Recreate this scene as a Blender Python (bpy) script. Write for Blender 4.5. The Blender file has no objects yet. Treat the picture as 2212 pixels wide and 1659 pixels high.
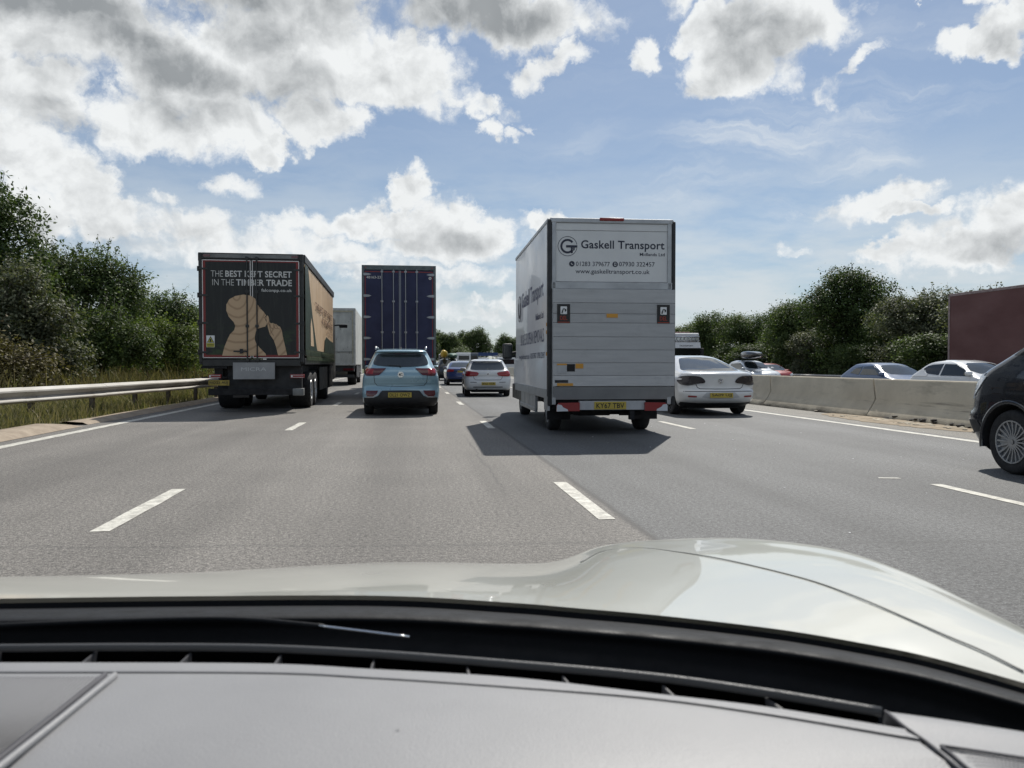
import bpy, bmesh, math, random
import numpy as np
from mathutils import Vector, Matrix
from mathutils.bvhtree import BVHTree
from mathutils.geometry import tessellate_polygon
R = math.radians
C = bpy.context.scene.collection
S = bpy.context.scene

# ------------------------------------------------------------------ camera
cam_d = bpy.data.cameras.new("camera")
cam = bpy.data.objects.new("camera", cam_d); C.objects.link(cam)
cam.location = (0, 0, 1.2)
cam.rotation_euler = (R(90 - 1.38), 0, R(-7.1))
cam_d.sensor_width = 36; cam_d.lens = 36 * 1750 / 2212
cam_d.clip_start = 0.05; cam_d.clip_end = 6000
cam_d.dof.use_dof = True; cam_d.dof.focus_distance = 18; cam_d.dof.aperture_fstop = 13
S.camera = cam

# ------------------------------------------------------------------ exposure
S.view_settings.view_transform = 'Standard'; S.view_settings.look = 'None'
S.view_settings.exposure = 0.1; S.view_settings.gamma = 1.0
S.cycles.max_bounces = 6; S.cycles.diffuse_bounces = 2; S.cycles.glossy_bounces = 3
S.cycles.transmission_bounces = 2; S.cycles.transparent_max_bounces = 4
S.cycles.caustics_reflective = False; S.cycles.caustics_refractive = False
S.cycles.use_denoising = True

# ------------------------------------------------------------------ sun (ahead, high, a little to the right)
SUN_AZ, SUN_EL = 25.0, 49.0          # degrees clockwise from +Y, elevation
sun_d = bpy.data.lights.new("sun", 'SUN'); sun_d.energy = 4.2; sun_d.angle = R(0.55); sun_d.color = (1.0, 0.955, 0.88)
sun = bpy.data.objects.new("sun", sun_d); C.objects.link(sun)
sd = Vector((math.sin(R(SUN_AZ)) * math.cos(R(SUN_EL)), math.cos(R(SUN_AZ)) * math.cos(R(SUN_EL)), math.sin(R(SUN_EL))))
sun.rotation_euler = sd.to_track_quat('Z', 'Y').to_euler()

# ------------------------------------------------------------------ sky: Nishita air with clouds laid out by compass direction
W = bpy.data.worlds.new("World"); S.world = W; W.use_nodes = True
nt = W.node_tree; nt.nodes.clear()
def N(t, **k):
    n = nt.nodes.new(t)
    for a, b in k.items(): setattr(n, a, b)
    return n
def L(a, b): nt.links.new(a, b)
def inp(n, i, v):
    if hasattr(v, 'is_output') or isinstance(v, bpy.types.NodeSocket): L(v, n.inputs[i])
    else: n.inputs[i].default_value = v
def M(op, a, b=0.0, c=None, clamp=False):
    n = N('ShaderNodeMath', operation=op, use_clamp=clamp); inp(n, 0, a); inp(n, 1, b)
    if c is not None: inp(n, 2, c)
    return n.outputs[0]
def VM(op, a, b=(0, 0, 0)):
    n = N('ShaderNodeVectorMath', operation=op); inp(n, 0, a); inp(n, 1, b); return n.outputs[0]
def MR(v, a, b, c=0.0, d=1.0, smooth=True):
    n = N('ShaderNodeMapRange', interpolation_type='SMOOTHSTEP' if smooth else 'LINEAR')
    inp(n, 0, v); inp(n, 1, a); inp(n, 2, b); inp(n, 3, c); inp(n, 4, d); return n.outputs[0]
def NZ(v, scale, det=4, rough=.55, dist=0.0):
    n = N('ShaderNodeTexNoise'); inp(n, 'Vector', v); n.inputs['Scale'].default_value = scale
    n.inputs['Detail'].default_value = det; n.inputs['Roughness'].default_value = rough; n.inputs['Distortion'].default_value = dist
    return n
def CMB(x, y, z=0.0):
    n = N('ShaderNodeCombineXYZ'); inp(n, 0, x); inp(n, 1, y); inp(n, 2, z); return n.outputs[0]
def MIXC(f, a, b):
    n = N('ShaderNodeMix', data_type='RGBA'); inp(n, 0, f); inp(n, 6, a); inp(n, 7, b); return n.outputs[2]

sky = N('ShaderNodeTexSky', sky_type='NISHITA'); sky.sun_disc = False
sky.sun_elevation = R(SUN_EL); sky.sun_rotation = R(SUN_AZ)
sky.air_density = 1.0; sky.dust_density = 0.6; sky.ozone_density = 1.6
tc = N('ShaderNodeTexCoord'); dvec = tc.outputs['Generated']
sx = N('ShaderNodeSeparateXYZ'); L(dvec, sx.inputs[0])
az = M('MULTIPLY', M('ARCTAN2', sx.outputs[0], sx.outputs[1]), 180 / math.pi)
el = M('MULTIPLY', M('ARCSINE', sx.outputs[2]), 180 / math.pi)
P0 = CMB(az, el)
# billow warp so outlines become cauliflower
w1 = NZ(P0, 0.16, 3, .5); w2 = NZ(P0, 0.75, 5, .62)
def warp(amp1, amp2):
    a = VM('MULTIPLY', VM('SUBTRACT', w1.outputs['Color'], (.5, .5, .5)), (amp1, amp1, 0))
    b = VM('MULTIPLY', VM('SUBTRACT', w2.outputs['Color'], (.5, .5, .5)), (amp2, amp2 * .8, 0))
    return VM('ADD', VM('ADD', P0, a), b)
PW = warp(5.0, 2.9)
PS = warp(4.0, 1.5)
def blob(P, cx, cy, rx, ry, rot=0, amp=1.0):
    m = N('ShaderNodeMapping', vector_type='TEXTURE'); inp(m, 0, P)
    m.inputs['Location'].default_value = (cx, cy, 0); m.inputs['Rotation'].default_value = (0, 0, R(rot)); m.inputs['Scale'].default_value = (rx, ry, 1)
    n = N('ShaderNodeVectorMath', operation='LENGTH'); L(m.outputs[0], n.inputs[0])
    return MR(n.outputs['Value'], 0.25, 1.35, amp, 0.0)
def union(P, bl):
    acc = None
    for b in bl:
        Pi = P
        if acc is not None:      # keeps the shader's working set small: each lookup waits for the one before
            n = N('ShaderNodeVectorMath', operation='MULTIPLY_ADD'); inp(n, 0, acc); n.inputs[1].default_value = (1e-6, 0, 0); inp(n, 2, P); Pi = n.outputs[0]
        v = blob(Pi, *b); acc = v if acc is None else M('MAXIMUM', acc, v)
    return acc
# (azimuth, elevation, radius az, radius el, tilt, strength) in degrees
COVER = [(-21.3, 20.1, 9.48, 3.46, 0, 1), (-14.7, 18.8, 8.32, 3.41, 0, 1), (-7.7, 20.9, 9.01, 4.7, 0, 1), (-11.9, 15.9, 4.65, 3.1, 0, 1), (-1.5, 19.6, 6.88, 3.1, -8, 1), (6.3, 23.2, 8.86, 2.66, 0, 1), (10.0, 20.2, 3.5, 1.18, 15, 0.8), (-23.6, 16.2, 4.68, 2.52, 0, 1), (-8.9, 14.9, 1.55, 1.17, 0, 1), (-23.6, 12.6, 3.58, 3.37, 0, 1), (-20.9, 11.3, 3.49, 2.87, -35, 1), (-18.9, 9.5, 3.32, 1.97, -30, 1), (-23.6, 9.4, 3.86, 2.52, 0, 1), (-11.5, 11.7, 2.41, 1.29, 0, 0.72), (-15.3, 10.3, 1.91, 0.94, 0, 0.68), (4.6, 18.2, 2.44, 1.27, -20, 0.85), (5.4, 16.4, 1.63, 1.03, 0, 0.78), (7.3, 16.1, 1.26, 0.69, 0, 0.62), (8.5, 16.8, 1.04, 0.61, 0, 0.6), (7.1, 17.4, 1.85, 1.02, 0, 0.45), (0.1, 11.9, 1.76, 1.78, 0, 1), (-1.3, 9.8, 4.37, 1.62, 0, 1), (2.4, 9.9, 3.32, 2.25, 0, 1), (4.6, 9.0, 3.34, 1.83, 0, 1), (2.3, 8.1, 5.91, 1.54, 0, 1), (-4.0, 9.4, 2.51, 1.44, 0, 1), (15.9, 20.8, 1.73, 1.67, 0, 0.82), (19.7, 21.5, 2.11, 1.72, 0, 1), (23.0, 20.2, 5.62, 3.46, 0, 1), (26.2, 21.5, 4.93, 2.58, 0, 1), (21.8, 18.7, 4.14, 1.61, 0, 1), (30.4, 18.7, 2.95, 0.74, 30, 0.66), (28.8, 17.4, 1.59, 1.57, 0, 0.55), (36.9, 19.0, 3.32, 1.21, 0, 1), (38.6, 19.8, 2.4, 1.68, 0, 1), (31.4, 10.6, 5.22, 1.45, 10, 0.8), (33.6, 11.3, 2.07, 1.1, 0, 0.72), (33.0, 9.8, 3.59, 0.79, 0, 1), (38.5, 9.0, 2.96, 2.5, 0, 1), (36.1, 7.6, 6.23, 1.94, 12, 1), (32.2, 7.1, 3.64, 0.94, 0, 1), (9.8, 10.0, 4.08, 1.38, 0, 1), (-8.4, 7.6, 12.13, 1.5, -4, 0.75), (-14.2, 8.4, 5.5, 1.72, -8, 0.8), (11.8, 8.6, 6.64, 1.83, 0, 0.6), (-7.7, 9.0, 4.18, 1.42, 0, 0.8), (-14.2, 6.9, 6.48, 1.38, -5, 0.7), (-5.9, 16.5, 4.23, 2.0, 0, 1), (-16.7, 15.6, 4.99, 2.54, 0, 1), (-10.1, 13.9, 2.04, 1.35, 0, 1), (0.4, 6.0, 10.29, 1.19, 0, 0.66), (3.6, 4.1, 9.66, 0.83, 0, 0.6), (25.8, 7.4, 2.33, 0.7, 0, 0.55), (24.2, 20.5, 3.03, 2.8, 0, 1), (37.4, 22.4, 5.47, 1.64, 0, 1), (-17.4, 24.0, 21.47, 2.53, 0, 1), (24.2, 24.6, 8.4, 2.63, 0, 1), (32.1, 21.8, 1.21, 0.46, 0, 1)]
GREY = [(-22.3, 21.1, 7.32, 1.41, 0, 1), (-16.6, 19.2, 6.22, 1.82, -10, 1), (-10.1, 21.5, 4.06, 1.54, 0, 0.6), (-7.7, 18.5, 4.16, 1.94, 0, 0.6), (5.1, 23.0, 7.38, 1.88, 0, 1.0), (-14.1, 16.5, 3.55, 1.6, 0, 0.6), (-22.8, 17.9, 2.79, 1.46, 0, 0.5), (2.4, 8.6, 5.17, 1.03, 0, 0.5), (23.9, 20.6, 3.71, 2.18, 0, 0.62), (22.7, 21.6, 2.39, 1.54, 0, 0.5), (38.4, 18.8, 1.34, 0.71, 0, 0.5), (-22.4, 15.2, 2.54, 1.06, 0, 0.6), (-23.4, 8.6, 2.22, 1.58, 0, 0.4), (-16.6, 24.1, 21.74, 2.54, 0, 0.8), (38.3, 7.4, 2.98, 1.14, 0, 0.5), (-17.5, 7.9, 3.7, 1.01, 0, 0.4)]
WISP = [(24.3, 14.8, 14.17, 2.34, 18, 1), (31.4, 13.3, 7.98, 1.29, 25, 1), (30.0, 16.8, 2.82, 3.78, -25, 0.8), (24.2, 15.9, 8.77, 2.31, 20, 1), (30.0, 14.3, 6.89, 1.94, 35, 1), (19.7, 12.1, 9.17, 2.1, 18, 1), (8.5, 13.0, 5.93, 1.42, 30, 0.6), (32.9, 15.9, 2.39, 1.87, 40, 1), (-5.9, 12.7, 7.06, 1.74, 0, 0.3), (30.0, 8.6, 9.42, 1.35, 0, 0.6)]
cov = union(PW, COVER)
grey = union(PS, GREY)
# clouds on the rest of the sky (behind and beside the camera)
pz = M('ADD', M('MAXIMUM', sx.outputs[2], 0.0), 0.10)
PP = CMB(M('DIVIDE', sx.outputs[0], pz), M('DIVIDE', sx.outputs[1], pz))
back = NZ(PP, 0.9, 6, .58)
side = MR(M('ABSOLUTE', M('SUBTRACT', az, 7.1)), 38, 50)
above = MR(el, 27, 36)
outside = M('MAXIMUM', side, above)
backc = M('MULTIPLY', MR(back.outputs[0], .47, .66), outside)
cov = M('MAXIMUM', M('MULTIPLY', cov, M('SUBTRACT', 1.0, side)), backc)
fine = NZ(P0, 0.34, 8, .56, .3)
# the same field looked up a little nearer the sun: relief on the billows
fine2 = NZ(VM('ADD', P0, (.35, .8, 0)), 0.34, 8, .56, .3)
relief = M('SUBTRACT', fine.outputs[0], fine2.outputs[0])
wisp = NZ(PW, 1.15, 6, .62)
dens = M('ADD', cov, M('ADD', M('MULTIPLY', M('SUBTRACT', fine.outputs[0], .5), 1.05), M('MULTIPLY', M('SUBTRACT', wisp.outputs[0], .5), .50)))
alpha = MR(dens, .30, .80)
thick = MR(dens, .66, 1.35)
# colours as radiance / background strength
STR = 0.10
def col(v): return (v[0] / STR, v[1] / STR, v[2] / STR, 1)
shade = M('ADD', M('MULTIPLY', thick, .30), M('MULTIPLY', relief, -1.7))
shade = M('ADD', shade, M('MULTIPLY', grey, .80), clamp=True)
shade = M('ADD', shade, M('MULTIPLY', M('SUBTRACT', w1.outputs[0], .5), .5), clamp=True)
ccol = MIXC(shade, col((.82, .84, .845)), col((.285, .305, .32)))
# blue air: the Nishita gradient, with the pale milky band low down
air = N('ShaderNodeMix', data_type='RGBA', blend_type='MULTIPLY'); air.inputs[0].default_value = 1.0
L(sky.outputs[0], air.inputs[6]); air.inputs[7].default_value = (.62, .72, .82, 1)
lownz = NZ(CMB(M('MULTIPLY', az, .45), M('MULTIPLY', el, 1.6)), 0.22, 6, .6)
low = M('MULTIPLY', MR(el, 17.0, 3.0), MR(lownz.outputs[0], .30, .60), clamp=True)
air2 = MIXC(.34, air.outputs[2], col((.36, .40, .44)))
airc = MIXC(M('MULTIPLY', low, .90), air2, col((.62, .67, .70)))
# high wispy cirrus
strk = N('ShaderNodeMapping'); L(PS, strk.inputs[0]); strk.inputs['Rotation'].default_value = (0, 0, R(-32)); strk.inputs['Scale'].default_value = (.04, .36, 1)
cz = NZ(strk.outputs[0], 1.0, 7, .62, .6)
ws = union(PS, WISP)
cir = M('MULTIPLY', MR(cz.outputs[0], .40, .78), M('ADD', .14, ws), clamp=True)
airc = MIXC(M('MULTIPLY', cir, .85), airc, col((.66, .71, .76)))
out = MIXC(alpha, airc, ccol)
bg = N('ShaderNodeBackground'); L(out, bg.inputs[0]); bg.inputs[1].default_value = STR
wo = N('ShaderNodeOutputWorld'); L(bg.outputs[0], wo.inputs[0])
W.cycles.sampling_method = 'MANUAL'; W.cycles.sample_map_resolution = 512

# ================================================================== helpers
def tag(o, label=None, cat=None, group=None, kind=None):
    if label: o['label'] = label
    if cat: o['category'] = cat
    if group: o['group'] = group
    if kind: o['kind'] = kind
    return o
MATS = {}
def mat(name, color, rough=.5, metal=0.0, coat=0.0, spec=.5, var=0.0, vscale=6.0, bump=0.0, bscale=40.0, emit=0.0, stretch=(1, 1, 1), trans=0.0):
    if name in MATS: return MATS[name]
    m = bpy.data.materials.new(name); m.use_nodes = True; MATS[name] = m
    t = m.node_tree; b = t.nodes['Principled BSDF']
    b.inputs['Base Color'].default_value = (*color, 1); b.inputs['Roughness'].default_value = rough
    b.inputs['Metallic'].default_value = metal; b.inputs['Coat Weight'].default_value = coat; b.inputs['Coat Roughness'].default_value = .03
    b.inputs['Specular IOR Level'].default_value = spec
    if emit: b.inputs['Emission Color'].default_value = (*color, 1); b.inputs['Emission Strength'].default_value = emit
    if var or bump:
        tcn = t.nodes.new('ShaderNodeTexCoord'); mp = t.nodes.new('ShaderNodeMapping'); mp.inputs['Scale'].default_value = stretch
        t.links.new(tcn.outputs['Object'], mp.inputs[0])
    if var:
        n = t.nodes.new('ShaderNodeTexNoise'); n.inputs['Scale'].default_value = vscale; n.inputs['Detail'].default_value = 7; n.inputs['Roughness'].default_value = .62
        t.links.new(mp.outputs[0], n.inputs['Vector'])
        r = t.nodes.new('ShaderNodeMapRange'); r.inputs[1].default_value = .3; r.inputs[2].default_value = .7; r.inputs[3].default_value = 1 - var; r.inputs[4].default_value = 1 + var * .6
        t.links.new(n.outputs[0], r.inputs[0])
        x = t.nodes.new('ShaderNodeMix'); x.data_type = 'RGBA'; x.blend_type = 'MULTIPLY'; x.inputs[0].default_value = 1
        x.inputs[6].default_value = (*color, 1); t.links.new(r.outputs[0], x.inputs[7]); t.links.new(x.outputs[2], b.inputs['Base Color'])
        rr = t.nodes.new('ShaderNodeMapRange'); rr.inputs[1].default_value = .3; rr.inputs[2].default_value = .7
        rr.inputs[3].default_value = min(1, rough * 1.25 + .03); rr.inputs[4].default_value = rough * .85
        t.links.new(n.outputs[0], rr.inputs[0]); t.links.new(rr.outputs[0], b.inputs['Roughness'])
    if bump:
        n2 = t.nodes.new('ShaderNodeTexNoise'); n2.inputs['Scale'].default_value = bscale; n2.inputs['Detail'].default_value = 4
        t.links.new(mp.outputs[0], n2.inputs['Vector'])
        bp = t.nodes.new('ShaderNodeBump'); bp.inputs['Strength'].default_value = bump; bp.inputs['Distance'].default_value = .01
        t.links.new(n2.outputs[0], bp.inputs['Height']); t.links.new(bp.outputs[0], b.inputs['Normal'])
    return m
def link(o, parent=None):
    C.objects.link(o)
    if parent is not None: o.parent = parent
    return o
def obj(name, verts, faces, m, parent=None, smooth=False, angle=None):
    me = bpy.data.meshes.new(name)
    me.from_pydata([tuple(v) for v in verts], [], [tuple(f) for f in faces]); me.update()
    for mm in (m if isinstance(m, (list, tuple)) else [m]): me.materials.append(mm)
    if smooth: me.shade_smooth()
    if angle: me.set_sharp_from_angle(angle=R(angle))
    return link(bpy.data.objects.new(name, me), parent)
def empty(name, loc=(0, 0, 0), rz=0.0, parent=None):
    o = bpy.data.objects.new(name, None); o.empty_display_size = .3
    o.location = loc; o.rotation_euler = (0, 0, R(rz)); return link(o, parent)
class MB:
    """collects shapes for ONE mesh object"""
    def __init__(s): s.v = []; s.f = []; s.mi = []; s.cur = 0
    def add(s, vs, fs):
        o = len(s.v); s.v += [tuple(v) for v in vs]; s.f += [tuple(i + o for i in f) for f in fs]; s.mi += [s.cur] * len(fs); return s
    def box(s, x0, x1, y0, y1, z0, z1, b=0.0):
        if b <= 0:
            vs = [(x, y, z) for x in (x0, x1) for y in (y0, y1) for z in (z0, z1)]
            return s.add(vs, [(0, 1, 3, 2), (4, 6, 7, 5), (0, 4, 5, 1), (2, 3, 7, 6), (0, 2, 6, 4), (1, 5, 7, 3)])
        bm = bmesh.new(); bmesh.ops.create_cube(bm, size=1)
        for v in bm.verts: v.co = Vector(((x0 + x1) / 2 + v.co.x * (x1 - x0), (y0 + y1) / 2 + v.co.y * (y1 - y0), (z0 + z1) / 2 + v.co.z * (z1 - z0)))
        bmesh.ops.bevel(bm, geom=bm.edges[:], offset=b, segments=3, affect='EDGES', profile=.5)
        bm.verts.index_update(); s.add([v.co for v in bm.verts], [[v.index for v in f.verts] for f in bm.faces]); bm.free(); return s
    def tube(s, pts, r, n=10, cap=True):
        pts = [Vector(p) for p in pts]; rs = r if isinstance(r, (list, tuple)) else [r] * len(pts); vs = []; fs = []
        for i, p in enumerate(pts):
            d = (pts[min(i + 1, len(pts) - 1)] - pts[max(i - 1, 0)]).normalized()
            a = d.cross(Vector((0, 0, 1)) if abs(d.z) < .95 else Vector((1, 0, 0))).normalized(); b = d.cross(a)
            for k in range(n):
                t = 2 * math.pi * k / n; vs.append(p + rs[i] * (a * math.cos(t) + b * math.sin(t)))
        for i in range(len(pts) - 1):
            for k in range(n):
                k2 = (k + 1) % n; fs.append((i * n + k, i * n + k2, (i + 1) * n + k2, (i + 1) * n + k))
        if cap: fs += [tuple(range(n))[::-1], tuple(range((len(pts) - 1) * n, len(pts) * n))]
        return s.add(vs, fs)
    def lathe_x(s, prof, cx, cy, cz, n=36, sgn=1):
        """prof: list of (x offset, radius) around an axle along x"""
        vs = []; fs = []
        for (x, r) in prof:
            for k in range(n):
                t = 2 * math.pi * k / n; vs.append((cx + sgn * x, cy + r * math.cos(t), cz + r * math.sin(t)))
        for i in range(len(prof) - 1):
            for k in range(n):
                k2 = (k + 1) % n; q = (i * n + k, i * n + k2, (i + 1) * n + k2, (i + 1) * n + k); fs.append(q if sgn > 0 else q[::-1])
        return s.add(vs, fs)
    def prism_y(s, poly, y0, y1):
        """poly (x, z) extruded along y; y0 < y1"""
        n = len(poly); vs = [(x, y0, z) for x, z in poly] + [(x, y1, z) for x, z in poly]
        tri = tessellate_polygon([[Vector((x, z, 0)) for x, z in poly]])
        fs = [tuple(t) for t in tri] + [tuple(i + n for i in t)[::-1] for t in tri]
        fs += [(i, (i + 1) % n, (i + 1) % n + n, i + n) for i in range(n)]
        return s.add(vs, fs)
    def prism_x(s, poly, x0, x1):
        n = len(poly); vs = [(x0, y, z) for y, z in poly] + [(x1, y, z) for y, z in poly]
        tri = tessellate_polygon([[Vector((y, z, 0)) for y, z in poly]])
        fs = [tuple(t) for t in tri] + [tuple(i + n for i in t)[::-1] for t in tri]
        fs += [(i, (i + 1) % n, (i + 1) % n + n, i + n) for i in range(n)]
        return s.add(vs, fs)
    def grid(s, P):
        r, c = len(P), len(P[0]); return s.add([p for row in P for p in row], [(i * c + j, i * c + j + 1, (i + 1) * c + j + 1, (i + 1) * c + j) for i in range(r - 1) for j in range(c - 1)])
    def build(s, name, m, parent=None, smooth=False, angle=None, fix=True):
        o = obj(name, s.v, s.f, m, parent, False)
        me = o.data; me.polygons.foreach_set('material_index', s.mi)
        if fix:
            bm = bmesh.new(); bm.from_mesh(me); bmesh.ops.remove_doubles(bm, verts=bm.verts, dist=1e-5)
            bmesh.ops.recalc_face_normals(bm, faces=bm.faces); bm.to_mesh(me); bm.free()
        if smooth or angle: me.shade_smooth()
        if angle: me.set_sharp_from_angle(angle=R(angle))
        return o
def disc(cx, cz, r, n=28): return [(cx + r * math.cos(2 * math.pi * k / n), cz + r * math.sin(2 * math.pi * k / n)) for k in range(n)]
def rrect(x0, x1, z0, z1, r, n=4):
    o = []
    for (cx, cz, a) in ((x1 - r, z1 - r, 0), (x0 + r, z1 - r, 90), (x0 + r, z0 + r, 180), (x1 - r, z0 + r, 270)):
        for k in range(n + 1): t = R(a + 90 * k / n); o.append((cx + r * math.cos(t), cz + r * math.sin(t)))
    return o
def chaikin(P, it=2, closed=True):
    for _ in range(it):
        Q = []; n = len(P)
        for i in range(n if closed else n - 1):
            a, b = P[i], P[(i + 1) % n]
            Q += [tuple(.75 * u + .25 * w for u, w in zip(a, b)), tuple(.25 * u + .75 * w for u, w in zip(a, b))]
        P = Q if closed else [P[0]] + Q + [P[-1]]
    return P
_fonts = {}
def text(s, parent, m, box, y, face='rear', bold=0.0, name='lettering', depth=.003, shear=0):
    """lettering fitted to box = (u0, u1, z0, z1) on a plane facing rear (-y) or left (-x); y is that plane's offset"""
    cu = bpy.data.curves.new(name, 'FONT'); cu.body = s; cu.size = 1; cu.offset = bold; cu.extrude = 0; cu.resolution_u = 3; cu.shear = shear
    if bold: cu.space_character = 1.0 + bold * 1.6
    t = bpy.data.objects.new(name, cu); me = bpy.data.meshes.new_from_object(t); bpy.data.objects.remove(t); bpy.data.curves.remove(cu)
    n = len(me.vertices); co = np.empty(n * 3); me.vertices.foreach_get('co', co); co = co.reshape(-1, 3)
    lo, hi = co[:, :2].min(0), co[:, :2].max(0); u0, u1, z0, z1 = box
    u = u0 + (co[:, 0] - lo[0]) / (hi[0] - lo[0]) * (u1 - u0); z = z0 + (co[:, 1] - lo[1]) / max(1e-6, hi[1] - lo[1]) * (z1 - z0)
    P = np.empty((n, 3))
    if face == 'rear': P[:, 0] = u; P[:, 1] = y; P[:, 2] = z
    elif face == 'front': P[:, 0] = -u; P[:, 1] = y; P[:, 2] = z
    elif face == 'left': P[:, 1] = -u; P[:, 0] = y; P[:, 2] = z
    else: P[:, 1] = u; P[:, 0] = y; P[:, 2] = z
    me.vertices.foreach_set('co', P.ravel()); me.materials.clear(); me.materials.append(m); me.update(); me.name = name
    o = bpy.data.objects.new(name, me); return link(o, parent)
def plate(parent, x0, x1, z0, z1, y, m, name, t=.006, sub=None):
    b = MB(); b.box(x0, x1, y - t, y, z0, z1); return b.build(name, m, parent if sub is None else sub)
def decal(parent, poly, y, m, name, t=.003):
    b = MB(); b.prism_y(poly, y - t, y); return b.build(name, m, parent)
def ring(cx, cz, r0, r1, a0=0, a1=360, n=32):
    """closed or open ring as a band polygon"""
    k = [a0 + (a1 - a0) * i / n for i in range(n + 1)]
    return [(cx + r1 * math.cos(R(a)), cz + r1 * math.sin(R(a))) for a in k] + [(cx + r0 * math.cos(R(a)), cz + r0 * math.sin(R(a))) for a in reversed(k)]

# ---- shared materials
m_rubber = mat('tyre_rubber', (.022, .022, .023), .85, var=.2, vscale=20)
m_rim = mat('alloy_rim', (.45, .46, .47), .35, metal=.8)
m_rimdark = mat('dark_rim', (.10, .10, .105), .4, metal=.7)
m_black = mat('black_plastic', (.025, .026, .028), .55, var=.2, vscale=8)
m_gloss = mat('gloss_black', (.012, .012, .014), .15, coat=.6)
m_glass = mat('tinted_glass', (.020, .026, .028), .05, spec=.95)
m_glassd = mat('dark_privacy_glass', (.010, .012, .014), .08, spec=.5)
m_red = mat('red_lens', (.30, .012, .015), .15, coat=.5)
m_redd = mat('smoked_red_lens', (.10, .008, .012), .12, coat=.6)
m_smoke = mat('smoked_lens', (.022, .018, .022), .10, coat=.6)
m_clear = mat('clear_lens', (.62, .65, .68), .12, coat=.8)
m_plate = mat('yellow_plate', (.50, .38, .06), .4, var=.1)
m_ink = mat('plate_ink', (.015, .015, .015), .5)
m_chrome = mat('chrome', (.70, .71, .73), .18, metal=1.0)
m_alu = mat('aluminium', (.42, .43, .44), .42, metal=.75, var=.12, vscale=3)
m_under = mat('underbody', (.016, .016, .017), .8, var=.3)
m_gap = mat('panel_gap', (.012, .012, .013), .8)
m_chassis = mat('chassis_paint', (.030, .031, .033), .6, var=.35, vscale=5)
m_white = mat('white_vinyl', (.75, .76, .76), .45)
m_orange = mat('orange_sticker', (.62, .30, .04), .5)
m_redrefl = mat('red_reflector', (.26, .022, .022), .35)
m_int = mat('seat_fabric', (.05, .05, .055), .9)

def wheel(parent, x, y, r, w, sgn, rim=m_rim, spokes=10, rr=.66, name='wheel'):
    """tyre with a rim set in it; sgn is the outboard direction along x, x the outboard face"""
    b = MB(); b.lathe_x([(-w, .5 * r), (-w, .90 * r), (-w * .93, .97 * r), (-w * .8, r), (-w * .2, r), (-w * .07, .97 * r), (0, .90 * r), (-.004, .78 * r), (-.012, rr * r), (-.06, rr * r * .97)], x, y, r, 40, sgn)
    t = b.build(name, m_rubber, parent, angle=50)
    k = MB(); k.lathe_x([(-.012, rr * r), (-.004, rr * r * .99), (-.006, rr * r * .93), (-.05, rr * r * .90), (-.07, .0)], x, y, r, 40, sgn)
    R0 = rr * r * .95
    for i in range(spokes):
        a = 2 * math.pi * i / spokes; wd = R0 * 1.6 / spokes
        ca, sa = math.cos(a), math.sin(a); vs = []
        for (rad, hw, xo) in ((.12 * R0, wd * .55, -.02), (.55 * R0, wd * .42, -.028), (R0, wd * .62, -.012)):
            for s2 in (-1, 1):
                vs.append((x + sgn * xo, y + rad * ca - s2 * hw * sa, r + rad * sa + s2 * hw * ca)); vs.append((x + sgn * (xo - .03), y + rad * ca - s2 * hw * sa, r + rad * sa + s2 * hw * ca))
        fs = []
        for j in (0, 4): fs += [(j, j + 2, j + 6, j + 4), (j, j + 4, j + 5, j + 1), (j + 2, j + 3, j + 7, j + 6)]
        k.add(vs, fs)
    k.lathe_x([(-.01, .13 * R0), (-.012, .0)], x, y, r, 16, sgn)
    d = k.build('rim', [rim], t, angle=35)
    return t

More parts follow.
